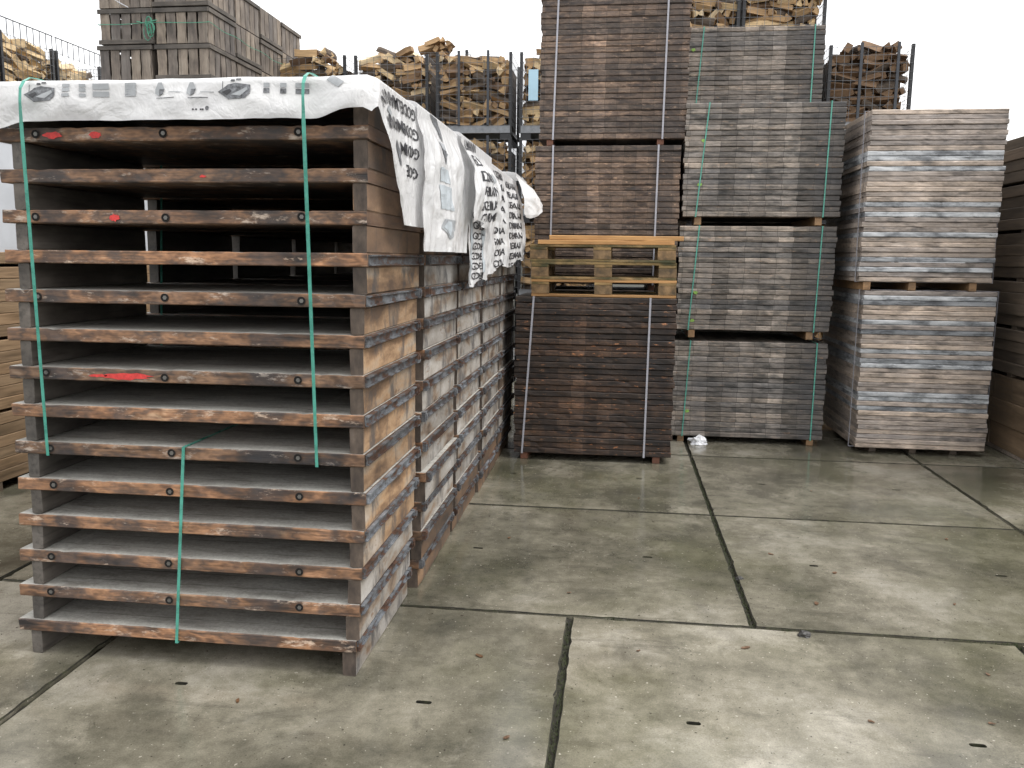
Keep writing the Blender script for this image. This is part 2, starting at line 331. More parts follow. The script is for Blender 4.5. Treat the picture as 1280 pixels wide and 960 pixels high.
class MB:
    """collects boxes, bars and tubes into one mesh"""
    def __init__(s): s.v = []; s.f = []
    def box(s, x0, x1, y0, y1, z0, z1):
        k = len(s.v)
        s.v += [(x0, y0, z0), (x1, y0, z0), (x1, y1, z0), (x0, y1, z0), (x0, y0, z1), (x1, y0, z1), (x1, y1, z1), (x0, y1, z1)]
        s.f += [tuple(k+i for i in q) for q in BF]; return s
    def tube(s, pts, r, n=6, closed=False):
        k = len(s.v); P = [Vector(p) for p in pts]; m = len(P)
        for i, p in enumerate(P):
            a = P[(i-1) % m] if (closed or i) else P[0]
            b = P[(i+1) % m] if (closed or i < m-1) else P[-1]
            d = (b-a).normalized(); q = Vector((0, 0, 1)) if abs(d.z) < .9 else Vector((1, 0, 0))
            u = d.cross(q).normalized(); w = d.cross(u)
            for j in range(n):
                t = 2*math.pi*j/n; s.v.append(tuple(p+u*r*math.cos(t)+w*r*math.sin(t)))
        for i in range(m if closed else m-1):
            for j in range(n):
                a = k+i*n+j; b = k+i*n+(j+1) % n; i2 = (i+1) % m
                s.f.append((a, b, k+i2*n+(j+1) % n, k+i2*n+j))
        return s
    def me(s, name, mat): return mesh(name, s.v, s.f, mat)
def bevel_box(name, lx, ly, lz, mat, b=.004, jit=0., seg=1):
    """box centred in x,y with base at z=0, chamfered edges, optional uneven edges along x"""
    return board_mesh(name, lx, ly, lz, [mat], max(1, seg), jit, b)
def board_mesh(name, L, D, T, mats, seg=14, jit=.0015, ch=.005, chips=0, rng=random):
    v = []; f = []; idx = []
    prof0 = [(-D/2+ch, 0), (D/2-ch, 0), (D/2, ch), (D/2, T-ch), (D/2-ch, T), (-D/2+ch, T), (-D/2, T-ch), (-D/2, ch)]
    xs = [-L/2] + [-L/2+L*(i+(rng.uniform(-.3, .3) if jit else 0))/seg for i in range(1, seg)] + [L/2]
    chip = [rng.random() < chips for _ in xs]
    st = []
    for i, x in enumerate(xs):
        e = 1 if 0 < i < len(xs)-1 else 0
        ring = []
        for j, (y, z) in enumerate(prof0):
            jy = rng.uniform(-jit, jit); jz = rng.uniform(-jit, jit)*.12
            if chip[i] and j in (5, 6): jy += .004*rng.random(); jz -= .0045*rng.random()
            ring.append((x+(rng.uniform(-jit, jit)*1.5 if not e else 0), y+jy, min(max(z+jz, 0), T)))
        st.append(ring)
    for ring in st: v += ring
    n = 8; top = len(mats) > 1; end = len(mats) > 2
    for i in range(len(st)-1):
        for j in range(n):
            f.append((i*n+j, (i+1)*n+j, (i+1)*n+(j+1) % n, i*n+(j+1) % n))
            idx.append(1 if top and j in (4,) else 0)
    f.append(tuple(range(n))); f.append(tuple(reversed([(len(st)-1)*n+j for j in range(n)])))
    idx += [2 if end else 0]*2
    # outward orientation
    me = mesh(name, v, f, mats, idx)
    bm = bmesh.new(); bm.from_mesh(me); bmesh.ops.recalc_face_normals(bm, faces=bm.faces); bm.to_mesh(me); bm.free()
    return me
def strap_loop(name, mat, parent, top, bot, w=.016, t=.0025):
    """flat band round a pack; top/bot are (x,y,z) corner lists: front-bottom, front-top, back-top, back-bottom"""
    pts = [Vector(p) for p in (bot[0], top[0], top[1], bot[1])]
    v = []; f = []
    c = sum(pts, Vector())/4
    for p in pts:
        d = Vector((0, p.y-c.y, p.z-c.z)); d = Vector((0, math.copysign(t, d.y), math.copysign(t, d.z)))
        for q in (p+Vector((-w/2, 0, 0)), p+Vector((w/2, 0, 0)), p+d+Vector((w/2, 0, 0)), p+d+Vector((-w/2, 0, 0))): v.append(q)
    for i in range(4):
        a = i*4; b = ((i+1) % 4)*4
        for j in range(4): f.append((a+j, a+(j+1) % 4, b+(j+1) % 4, b+j))
    return link(name, mesh(name, v, f, mat), parent)

# ------------------------------------------------------------------ ground and slabs
ground = link('ground', mesh('ground', [(-300, -300, -.02), (300, -300, -.02), (300, 300, -.02), (-300, 300, -.02)], [(0, 1, 2, 3)], M['joint']))
ground['kind'] = 'structure'
Y0G, DY = 3.824, 1.752
def slab(x0, x1, y0, y1, rng):
    jx, jy = .011, .009
    x0 += jx; x1 -= jx; y0 += jy; y1 -= jy
    cx, cy = (x0+x1)/2, (y0+y1)/2
    bm = bmesh.new()
    def edge(a, b, n, inward):
        out = []
        for i in range(n):
            p = Vector(a).lerp(Vector(b), i/n)
            k = abs(mnoise.noise((p.x*9, p.y*9, 3.3)))*.010 + (rng.random() < .05)*.012*rng.random()
            out.append((p + Vector(inward)*k) if i else p + Vector(inward)*.004)
        return out
    ring = edge((x0, y0, 0), (x1, y0, 0), 44, (0, 1, 0)) + edge((x1, y0, 0), (x1, y1, 0), 40, (-1, 0, 0)) + \
        edge((x1, y1, 0), (x0, y1, 0), 44, (0, -1, 0)) + edge((x0, y1, 0), (x0, y0, 0), 40, (1, 0, 0))
    vt = [bm.verts.new(((p.x-cx)*.9955, (p.y-cy)*.9955, 0)) for p in ring]
    vm = [bm.verts.new((p.x-cx, p.y-cy, -.006)) for p in ring]
    vb = [bm.verts.new((p.x-cx, p.y-cy, -.14)) for p in ring]
    n = len(ring)
    for i in range(n):
        j = (i+1) % n
        bm.faces.new((vm[i], vm[j], vt[j], vt[i])).material_index = 1; bm.faces.new((vb[i], vb[j], vm[j], vm[i]))
    # top with two lifting slots
    loops = []
    for sx in (-.5, .5):
        sx += rng.uniform(-.01, .01); w, h = .028+rng.uniform(-.003, .004), .012
        pts = [(sx+w*math.copysign(abs(math.cos(t))**.5, math.cos(t)), h*math.copysign(abs(math.sin(t))**.5, math.sin(t))) for t in [math.pi*2*k/12 for k in range(12)]]
        top = [bm.verts.new((a, b, 0)) for a, b in pts]; low = [bm.verts.new((a*1, b, -.03)) for a, b in pts]
        for i in range(12):
            j = (i+1) % 12
            q = bm.faces.new((top[i], top[j], low[j], low[i])); q.material_index = 1
        q = bm.faces.new(low); q.material_index = 1
        loops.append(top)
    es = []
    for lp in [vt]+loops:
        for i in range(len(lp)):
            a, b = lp[i], lp[(i+1) % len(lp)]
            e = bm.edges.get((a, b)) or bm.edges.new((a, b)); es.append(e)
    bmesh.ops.triangle_fill(bm, edges=es, use_beauty=True)
    bmesh.ops.recalc_face_normals(bm, faces=bm.faces)
    me = bpy.data.meshes.new('concrete_slab'); bm.to_mesh(me); bm.free()
    me.materials.append(M['concrete']); me.materials.append(M['joint'])
    link('concrete_slab', me, ground, (cx, cy, rng.uniform(-.0015, .0015)))
rng = random.Random(3)
for k in range(-4, 7):
    y = Y0G+DY*k
    if k == -1: first, pit = -.181, 2.04
    elif k < -1: first, pit = (.69 if k % 2 == 0 else -.181), 2.0
    else: first, pit = .69, 1.955
    for i in range(-5, 5):
        a = first+pit*i
        if k < -1 and (a > 4 or a < -5): continue
        slab(a, a+pit, y, y+DY, rng)

# ------------------------------------------------------------------ row of board stacks under the plastic sheets
TR = [-.945, -.942, -.938, -.937, -.949, -.952, -.954, -.954, -.956, -.965, -.975, -.984, -.993, -1.013]
TL = [-2.428, -2.443, -2.457, -2.461, -2.475, -2.482, -2.486, -2.493, -2.492, -2.48, -2.49, -2.503, -2.518, -2.532]
CX = [(a+b)/2 for a, b in zip(TR, TL)][::-1]; CX.append(CX[-1]+.002)      # bottom tier first, 15 tiers
BW, BT, BD, PIT = 1.505, .052, .86, .1575
NB = 5
rg = random.Random(21)
fb = [board_mesh('board', BW, BD, BT, [M['board_front'], M['cement'], M['board_side']], 44, .0014, .004, .16, rg) for _ in range(6)]
def beam_me(w, name='beam', mat='beam'):
    me = board_mesh(name, BD-.012, w, PIT-BT-.0005, [M[mat]], 8, .0016, .005, .05, rg)
    me.transform(Matrix.Rotation(math.pi/2, 4, 'Z')); return me
beam_r = [beam_me(.056) for _ in range(3)]; beam_l = [beam_me(.05, 'beam', 'beam_grey') for _ in range(2)]
beam_rt = [beam_me(.056, 'beam', 'beam_tan') for _ in range(3)]
beam_rb = [beam_me(.056, 'beam', 'beam_brown') for _ in range(3)]
def rail_me():
    v = MB(); segs = 7; y = -BD/2+.012
    # channel: web, top lip, bottom lip, in lengths that are slightly bent
    P = []
    for i in range(segs+1):
        yy = -BD/2+.012+(BD-.024)*i/segs
        P.append((yy, rg.uniform(-.0018, .0022), rg.uniform(-.0015, .0015)))
    for i in range(segs):
        (ya, xa, za), (yb, xb, zb) = P[i], P[i+1]
        def hex8(x0, x1, z0, z1):
            k = len(v.v)
            v.v += [(x0+xa, ya, z0+za), (x1+xa, ya, z0+za), (x1+xb, yb, z0+zb), (x0+xb, yb, z0+zb), (x0+xa, ya, z1+za), (x1+xa, ya, z1+za), (x1+xb, yb, z1+zb), (x0+xb, yb, z1+zb)]
            v.f.extend(tuple(k+j for j in q) for q in BF)
        hex8(0, .005, .004, .046); hex8(.005, .016, .040, .046); hex8(.005, .013, .004, .009)
    return v.me('edge_rail', M['rail'])
rails = [rail_me() for _ in range(4)]
clip_me = MB().box(0, .02, -.022, .022, .002, .05).box(.02, .026, -.012, .012, .012, .04).me('rail_clip', M['rail'])
def bolt_me():
    v = []; f = []; n = 14
    for (r, y) in ((.0165, 0), (.0165, -.0035), (.0125, -.0035), (.0125, -.0008)):
        for j in range(n): v.append((r*math.cos(2*math.pi*j/n), y, r*math.sin(2*math.pi*j/n)))
    for i in range(3):
        for j in range(n): f.append((i*n+j, i*n+(j+1) % n, (i+1)*n+(j+1) % n, (i+1)*n+j))
    f.append(tuple(3*n+j for j in range(n)))
    return mesh('bolt_hole', v, f, M['hole'])
hole_me = bolt_me()
def nut_me():
    v = [(.0088*math.cos(math.pi/3*j), y, .0088*math.sin(math.pi/3*j)) for y in (0, -.003) for j in range(6)]
    f = [(j, (j+1) % 6, 6+(j+1) % 6, 6+j) for j in range(6)]+[tuple(range(6, 12))]
    return mesh('nut', v, f, M['nut'])
nut = nut_me()
def blot(name, w, h, mat, seed):
    g = random.Random(seed); n = 22
    v = [(0, 0, 0)]+[(w/2*math.cos(2*math.pi*j/n)*g.uniform(.72, 1.05), 0, h/2*math.sin(2*math.pi*j/n)*g.uniform(.6, 1.1)) for j in range(n)]
    return mesh(name, v, [(0, 1+j, 1+(j+1) % n) for j in range(n)], mat)
BOLT_T = {0: (.16, .9), 1: (1,), 2: (1,), 4: (1,), 5: (1,), 7: (1,), 9: (1,), 11: (1,), 13: (1,)}
ORD = ['front', 'second', 'third', 'fourth', 'rearmost']
STK_Y = [3.095, 4.03, 4.955, 5.86, 6.76]
def tier(parent, k, s, y0):
    z = PIT*k
    cx = CX[k] + (0 if s == 0 else rg.uniform(-.008, .008) + (.012 if s < 3 else .022))
    if s and k < 4: cx += .02
    yj = 0 if s == 0 else rg.uniform(-.012, .012)
    zb = PIT-BT
    b = link('board', fb[(k*5+s*2) % 6], parent, (cx, y0+BD/2+yj, z+zb))
    brown = k >= 11 or (s and k < 2)
    br = (beam_rb if brown else beam_rt if s == 0 and k > 2 else beam_r)[(k+s) % 3]
    link('beam', br, b, (BW/2-.028-.006, .004, -zb))
    link('beam', beam_l[(k+s) % 2], b, (-BW/2+.045+.025, .004, -zb))
    if k < 11:
        link('edge_rail', rails[(k*3+s) % 4], b, (BW/2, 0, 0))
        link('rail_clip', clip_me, b, (BW/2, BD/2-.03, 0))
        if s: link('rail_clip', clip_me, b, (BW/2, -BD/2+.03, 0))
    if s == 0:
        if k in (1, 2, 4, 5, 7, 9, 11, 13):
            for x in (-.60, -.065, .49):
                h = link('bolt_hole', hole_me, b, (x+rg.uniform(-.012, .012), -BD/2-.0016, BT/2+rg.uniform(-.004, .004)))
                link('nut', nut, b, (h.location.x+.001, -BD/2-.0026, h.location.z))
        for (kk, x, w, h) in ((13, -.52, .085, .028), (13, -.34, .055, .03), (11, -.27, .05, .03), (7, -.235, .235, .03), (7, -.36, .09, .014), (12, .1, .03, .012)):
            if kk == k:
                link('paint_mark', blot('paint_mark', w, h, M['red_paint'], k*7+int(w*100)), b, (x, -BD/2-.0032, BT/2-.003))
    return b
for s in range(NB):
    y0 = STK_Y[s]
    if s == 0:
        lo = thing('board_stack', 'lower five brown boards on beams, bound by one green strap, on the concrete', 'board stack', (-1.76, y0+BD/2, 0))
        up = thing('board_stack', 'ten red-marked brown boards on beams, bound by two green straps, under the flat white sheet', 'board stack', (-1.76, y0+BD/2, PIT*5))
    else:
        lo = up = thing('board_stack', '%s stack of cement-smeared boards in the row beginning with the green-strapped boards' % ORD[s], 'board stack', (-1.76, y0+BD/2, 0), 0, 'board stacks standing in a row under white sheets')
    for k in range(15):
        p = up if k >= 5 else lo
        b = tier(p, k, s, y0)
        b.location = Vector(b.location)-Vector(p.location)
    if s == 0:
        zt, zm = 15*PIT+.004, 5*PIT+PIT-BT-.004
        for xt, xb in ((-2.245, -2.325), (-1.14, -1.165)):
            path = [(y0-.006, zm), (y0-.108, zt-.17), (y0-.113, zt-.08), (y0-.110, zt-.035), (y0-.09, zt-.006), (y0-.055, zt+.013), (y0-.02, zt+.017), (y0+.3, zt+.018), (y0+BD+.01, zt+.018), (y0+BD+.005, zm)]
            v = []; f = []; n = len(path)
            for i, (yy, z_) in enumerate(path):
                k = (z_-zm)/(zt-zm); xx = xb+(xt-xb)*min(1, k)
                oy, oz = (-.0025, .0) if i < 3 else ((0, .0025) if i < 8 else (.0025, 0))
                w_ = .0060+.0012*math.sin(i*2.1)
                v += [(xx-w_, yy, z_), (xx+w_, yy, z_), (xx+w_, yy+oy, z_+oz), (xx-w_, yy+oy, z_+oz)]
            for i in range(n):
                j = (i+1) % n
                for q in range(4): f.append((i*4+q, i*4+(q+1) % 4, j*4+(q+1) % 4, j*4+q))
            o = link('green_strap', mesh('green_strap', v, f, M['strap_green']), up); o.location = -Vector(up.location)
        o = strap_loop('green_strap', M['strap_green'], lo, [(-1.725, y0-.006, 5*PIT+PIT-BT*0+.002), (-1.725, y0+BD+.005, 6*PIT+.002)], [(-1.80, y0-.006, PIT-BT-.004), (-1.80, y0+BD+.005, PIT-BT-.004)], .0125)
        o.location = -Vector(lo.location)

# ------------------------------------------------------------------ white printed sheets over that row
ZT = 15*PIT+.006
XE = -.925
def fold(y, a, seed, amp):
    n = mnoise.noise((y*3.1, a*1.2, seed))+.6*mnoise.noise((y*8, a*2.5, seed+4))+.35*mnoise.noise((y*19, a*7, seed+9))-.45*abs(mnoise.noise((y*5+a*3, a*6-y*2, seed+30)))-.3*abs(mnoise.noise((y*11-a*6, a*12, seed+40)))+.25
    return amp*n
class Sheet:
    def __init__(s, y0, y1, amax, seed, out=.0, flap=0., diag=0., amp=.03, lift=0., x0=-2.57, flare=None, hem=.02):
        s.y0, s.y1, s.amax, s.seed, s.out, s.flap, s.diag, s.amp, s.lift, s.x0, s.flare, s.hem = y0, y1, amax, seed, out, flap, diag, amp, lift, x0, flare, hem
        s.W = XE-x0
    def P(s, q, v):
        """q: way across the sheet from its left edge, v: way along the sheet's length"""
        a = q-s.W
        L = s.amax(v) if callable(s.amax) else s.amax
        rad = .035+s.out*.3
        yy = max(v, s.y0); b = max(0., s.y0-v)
        sm = lambda t: t*t*(3-2*t) if 0 < t < 1 else (0. if t <= 0 else 1.)
        bend = .02
        if a <= 0:
            x = s.x0+q
            z = ZT+s.lift+.005*mnoise.noise((x*4, v*4, s.seed))+.002*mnoise.noise((x*13, v*13, s.seed+2))+.004
            y = yy
            if b > 0:
                if b < bend*1.57:
                    t = b/bend; y = s.y0-bend*math.sin(t); z -= bend*(1-math.cos(t))
                else:
                    y = s.y0-bend; z -= b-bend*.57
                k = sm(b/.1)
                y -= k*(.012+.02*mnoise.noise((x*5, b*9, s.seed+5))+.012*mnoise.noise((x*14, b*14, s.seed)))
                y += k*.012*math.exp(-((x+2.24)/.06)**2)+k*.012*math.exp(-((x+1.14)/.06)**2)
                z += .03*sm((-1.14-x+.15)/-.12*1 if False else 0)
                # the flap lifts near the right corner and sags at the left end
                lf = sm((x+1.13)/.15)
                z += b*.2*lf; y -= .03*lf*k
                z -= .03*sm((-2.25-x)/.2)*k
            return Vector((x, y, z))
        # over the right edge and down the side
        th = min(a/rad, math.pi/2)
        x = XE+rad*math.sin(th); z = ZT+s.lift-rad*(1-math.cos(th))-max(0, a-rad*math.pi/2)
        f = sm(a/.25)
        fl = s.flare(v, a) if s.flare else 0.
        x += s.out*f+f*fold(v, a, s.seed, s.amp)+fl*f
        x = max(x, XE+min(a, .03)*.8+s.hem)
        y = yy
        if s.diag:
            T = .62; t = v-(s.y0-s.flap)
            hy = s.y0-.02+s.diag*a
            if t < T:
                far = s.y0-s.flap+T
                y = hy+(far-hy)*(t/T)
            k = math.exp(-a/.1)
            z -= b*k*(1-.2)
            y = y*(1-k)+yy*k if b == 0 else y*(1-k)+(s.y0-.03)*k
        y += .012*f*mnoise.noise((v*5, a*4, s.seed+20))
        return Vector((x, y, z))
    def build(s, label, nq=100, nv=110, group=None):
        vs = [s.y0-s.flap+(s.y1-s.y0+s.flap)*j/(nv-1) for j in range(nv)]
        V = []; F = []
        for j, v in enumerate(vs):
            L = s.amax(v) if callable(s.amax) else s.amax
            n1 = nq//2
            qs = [s.W*i/n1 for i in range(n1)]+[s.W+L*(i/(nq-n1-1))**1.2 for i in range(nq-n1)]
            V += [s.P(q, v) for q in qs]
        for j in range(nv-1):
            for i in range(nq-1):
                a = j*nq+i; F.append((a, a+1, a+nq+1, a+nq))
        o = link('plastic_sheet', mesh('plastic_sheet', V, F, M['tarp'], None, True))
        s.o = tag(o, label, 'plastic sheet', group)
        return o
    def wrap(s, pts, tris, mat, name, off=.003):
        out = []
        for q, v in pts:
            p = s.P(q, v); e = .004
            n = (s.P(q+e, v)-p).cross(s.P(q, v+e)-p)
            n = n.normalized() if n.length > 1e-9 else Vector((1, 0, 0))
            out.append(p+n*off)
        return link(name, mesh(name, out, tris, mat), s.o)
    def text(s, body, a0, v0, h, ang=0., flip=False, mat='ink', wide=1.35):
        """lettering on the side flap: (a0,v0) where the word starts, h letter height, ang tilt"""
        cu = bpy.data.curves.new('t', 'FONT'); cu.body = body; cu.size = 1.; cu.resolution_u = 2; cu.offset = .016; cu.space_character = .95
        ob = bpy.data.objects.new('t', cu); COL.objects.link(ob)
        dg = bpy.context.evaluated_depsgraph_get(); me = bpy.data.meshes.new_from_object(ob.evaluated_get(dg))
        bm = bmesh.new(); bm.from_mesh(me)
        bmesh.ops.triangulate(bm, faces=bm.faces)
        bmesh.ops.subdivide_edges(bm, edges=[e for e in bm.edges if e.calc_length() > .2], cuts=2)
        bmesh.ops.triangulate(bm, faces=bm.faces)
        k = h/.7; sg = -1 if flip else 1
        pts = []
        for w in bm.verts:
            tx, ty = w.co.x*k*wide, w.co.y*k
            u = tx*math.cos(ang)-ty*math.sin(ang); t = tx*math.sin(ang)+ty*math.cos(ang)
            pts.append((s.W+a0-sg*t, v0+sg*u))
        tr = [tuple(w.index for w in fc.verts) for fc in bm.faces]
        bm.free(); bpy.data.objects.remove(ob); bpy.data.curves.remove(cu); bpy.data.meshes.remove(me)
        L = s.amax(v0) if callable(s.amax) else s.amax
        tr = [t for t in tr if all(s.y0-s.flap+.01 < pts[i][1] < s.y1-.01 and pts[i][0] < s.W+L-.005 for i in t)]
        if tr: s.wrap(pts, tr, M[mat], 'lettering')
    def poly(s, pts, mat, name='printed_picture', off=.003):
        """pts in (q, v) as a fan polygon, finely cut"""
        bm = bmesh.new(); bm.faces.new([bm.verts.new((a, b, 0)) for a, b in pts])
        bmesh.ops.triangulate(bm, faces=bm.faces)
        for _ in range(3): bmesh.ops.subdivide_edges(bm, edges=bm.edges[:], cuts=1); bmesh.ops.triangulate(bm, faces=bm.faces)
        bm.verts.index_update()
        P = [(w.co.x, w.co.y) for w in bm.verts]; T = [tuple(w.index for w in fc.verts) for fc in bm.faces]; bm.free()
        s.wrap(P, T, M[mat], name, off)

G_SH = None
s1 = Sheet(3.06, 3.80, lambda v: .54, 1.7, out=.012, flap=.165, diag=.62, amp=.026)
s1.build('white sheet with a row of small grey pictures on its front flap', 110, 120)
s2 = Sheet(3.60, 4.70, lambda v: .66, 5.1, out=.03, amp=.03, lift=.012, flare=lambda v, a: .02*math.sin((v-3.6)*2.8), hem=.03)
s2.build('white sheet with a grey pentagon print, hanging between two lettered sheets')
s3 = Sheet(4.50, 5.60, lambda v: .50+.02*math.sin(v*9), 9.4, out=.055, amp=.045, lift=.016, hem=.05, flare=lambda v, a: .035*max(0, math.sin(a*6.0)))
s3.build('white sheet with slanted black lettering and a tucked-in hem')
s3b = Sheet(4.72, 5.80, lambda v: .84-.05*(v-4.72)+.015*math.sin(v*13), 13.2, out=.02, amp=.035, lift=-.003, hem=.012)
s3b.build('longest white sheet with upright lettering, hanging below the tucked-in sheet')
s4 = Sheet(5.70, 7.20, lambda v: .77-.055*(v-5.7)+.02*math.sin(v*8), 17.9, out=.02, amp=.04, lift=.004, hem=.02, flare=lambda v, a: .07*max(0, v-6.2)*min(1, a*2))
s4.build('white sheet with two columns of black lettering beside the pallets')
s5 = Sheet(6.95, 7.75, lambda v: .33+.05*math.sin(v*11), 23.3, out=.10, amp=.06, lift=.05, hem=.05, flare=lambda v, a: .06*math.sin(v*9))
s5.build('crumpled white sheet end bulging at the rear of the row')
# print on the front flap: q = x+2.57 on the flap, v = 3.06-b
def fx(x): return x-s1.x0
def rect(x, b, w, h, mat): s1.poly([(fx(x-w/2), 3.06-b+h/2), (fx(x+w/2), 3.06-b+h/2), (fx(x+w/2), 3.06-b-h/2), (fx(x-w/2), 3.06-b-h/2)], mat)
for x in (-2.20, -1.42):
    s1.poly([(fx(x-.068), 3.06-.066), (fx(x-.04), 3.06-.052), (fx(x-.028), 3.06-.042), (fx(x+.0), 3.06-.036), (fx(x+.03), 3.06-.040), (fx(x+.058), 3.06-.044), (fx(x+.06), 3.06-.072), (fx(x+.04), 3.06-.092), (fx(x-.025), 3.06-.094)], 'ink_grey')
    s1.poly([(fx(x-.015), 3.06-.078), (fx(x+.045), 3.06-.052), (fx(x+.05), 3.06-.062), (fx(x+.02), 3.06-.084)], 'ink_pale', off=.0045)
    s1.poly([(fx(x-.05), 3.06-.068), (fx(x-.02), 3.06-.058), (fx(x-.012), 3.06-.066), (fx(x-.03), 3.06-.08)], 'ink', off=.0045)
    rect(x-.048, .045, .003, .03, 'ink_grey'); rect(x-.01, .028, .016, .007, 'ink_grey'); rect(x+.012, .024, .02, .006, 'ink_grey')
for x, w in ((-2.095, .03), (-2.03, .026)):
    rect(x, .036, w, .012, 'ink_pale'); rect(x, .052, w, .014, 'ink_pale')
    rect(x, .072, w, .012, 'ink_pale')
rect(-1.955, .04, .066, .022, 'ink_pale'); rect(-1.955, .068, .066, .02, 'ink_pale')
rect(-1.835, .052, .044, .05, 'ink_pale'); rect(-1.845, .06, .02, .025, 'ink_grey')
for x in (-1.715, -1.59):
    s1.poly([(fx(x-.018), 3.06-.055), (fx(x-.008), 3.06-.03), (fx(x+.006), 3.06-.03), (fx(x+.018), 3.06-.055), (fx(x+.012), 3.06-.072), (fx(x-.004), 3.06-.08), (fx(x-.018), 3.06-.07)], 'ink_pale')
    s1.poly([(fx(x-.002), 3.06-.055), (fx(x+.018), 3.06-.055), (fx(x+.012), 3.06-.072), (fx(x-.002), 3.06-.078)], 'ink_grey', off=.0045)
    rect(x+.025, .087, .075, .003, 'ink_grey')
    rect(x+.06, .066, .05, .0025, 'ink_pale')
for x, w in ((-1.30, .022), (-1.235, .024), (-1.165, .05)):
    rect(x, .045, w, .016, 'ink_pale'); rect(x, .066, w, .018, 'ink_grey')
for i, x in enumerate((-1.585, -1.573, -1.556, -1.548)): rect(x, .128, .007, .006, 'ink')
s1.poly([(fx(-1.532+.008*math.cos(t*.785)), 3.06-.124+.008*math.sin(t*.785)) for t in range(8)], 'ink_grey')
# lettering and pictures on the side flaps
WORD = 'GODELMANN'
for a0, v1 in ((.055, 3.60), (.135, 3.61), (.215, 3.615), (.295, 3.62)):
    s1.text(WORD[:(9, 9, 6, 4)[int(a0*12)]], a0-.0, v1, .046, 0, True, wide=1.55)
s1.poly([(s1.W+.24, 3.10), (s1.W+.21, 3.14), (s1.W+.25, 3.19), (s1.W+.31, 3.20), (s1.W+.30, 3.15)], 'ink_grey')
s1.poly([(s1.W+.12, 3.05), (s1.W+.10, 3.09), (s1.W+.125, 3.12), (s1.W+.14, 3.08)], 'ink_pale')
s1.poly([(fx(-1.07), 3.03), (fx(-1.02), 2.99), (fx(-1.0), 3.01), (fx(-1.05), 3.05)], 'ink_pale')
def spoly(sh, pts, mat, off=.003): sh.poly([(sh.W+a, v) for a, v in pts], mat, 'printed_picture', off)
spoly(s2, [(.035, 3.83), (.04, 3.98), (.09, 4.04), (.14, 4.02), (.10, 3.95)], 'ink_grey')
spoly(s2, [(.15, 3.92), (.15, 4.02), (.19, 4.10), (.25, 4.0), (.20, 3.98)], 'ink_pale')
spoly(s2, [(.175, 3.98), (.19, 4.09), (.24, 4.0)], 'ink_grey', .0045)
spoly(s2, [(.27, 3.88), (.27, 4.08), (.335, 4.09), (.335, 3.89)], 'ink_blue')
spoly(s2, [(.35, 3.88), (.35, 4.10), (.46, 4.11), (.46, 3.89)], 'ink_blue')
spoly(s2, [(.505, 3.93), (.505, 4.12), (.55, 4.12), (.60, 4.0), (.55, 3.9)], 'ink_pale')
spoly(s2, [(.515, 3.95), (.515, 4.02), (.585, 4.0), (.545, 3.92)], 'ink_blue', .0045)
for i, a0 in enumerate((.09, .17, .25, .33, .41, .48)):
    s3.text(WORD[max(0, 4-i):], a0+.02, 4.60+.04*i, .055, .07)
spoly(s3, [(.2, 5.15), (.18, 5.22), (.22, 5.28), (.25, 5.2)], 'ink_pale')
for i in range(7):
    s3b.text(WORD[:6], .44+.06*i, 4.90, .042, 0, wide=1.6)
spoly(s3b, [(.45, 4.8), (.45, 4.88), (.8, 4.88), (.8, 4.8)], 'ink_blue')
spoly(s3b, [(.5, 5.2), (.5, 5.3), (.76, 5.3), (.76, 5.2)], 'ink_blue')
for i in range(9):
    s4.text(WORD[:7], .12+.078*i, 5.82, .048, 0.03, wide=1.5); s4.text(WORD[2:], .14+.078*i, 6.42, .048, 0.03, wide=1.9)
spoly(s4, [(.1, 5.72), (.1, 5.80), (.7, 5.80), (.7, 5.72)], 'ink_blue')

# ------------------------------------------------------------------ strapped packs of boards
class Pack:
    def __init__(s, w, d, t, mats, n=8, seed=1, chips=.08, jit=.0018):
        g = random.Random(seed); s.t = t; s.w = w; s.d = d
        s.me = [board_mesh('board', w, d, t-.0018, [M[mats[i % len(mats)]]], 16, jit, .006, chips, g) for i in range(n)]
pk_dark = Pack(1.335, 1.1, .0508, ['board_dark'], 8, 4)
pk_darker = Pack(1.335, .86, .0497, ['board_darker'], 8, 5, .14)
pk_grey = Pack(1.39, 1.1, .0478, ['board_grey'], 8, 6)
pk_tan = Pack(1.10, 1.4, .0428, ['board_tan', 'board_tan', 'board_blue', 'board_tan', 'board_tan', 'board_tan', 'board_blue', 'board_tan', 'board_tan'], 9, 8)
def bearer(parent, x, y, w, d, z0, z1, mat):
    return link('bearer', bevel_box('bearer', w, d, z1-z0, M[mat], .004), parent, (x, y, z0))
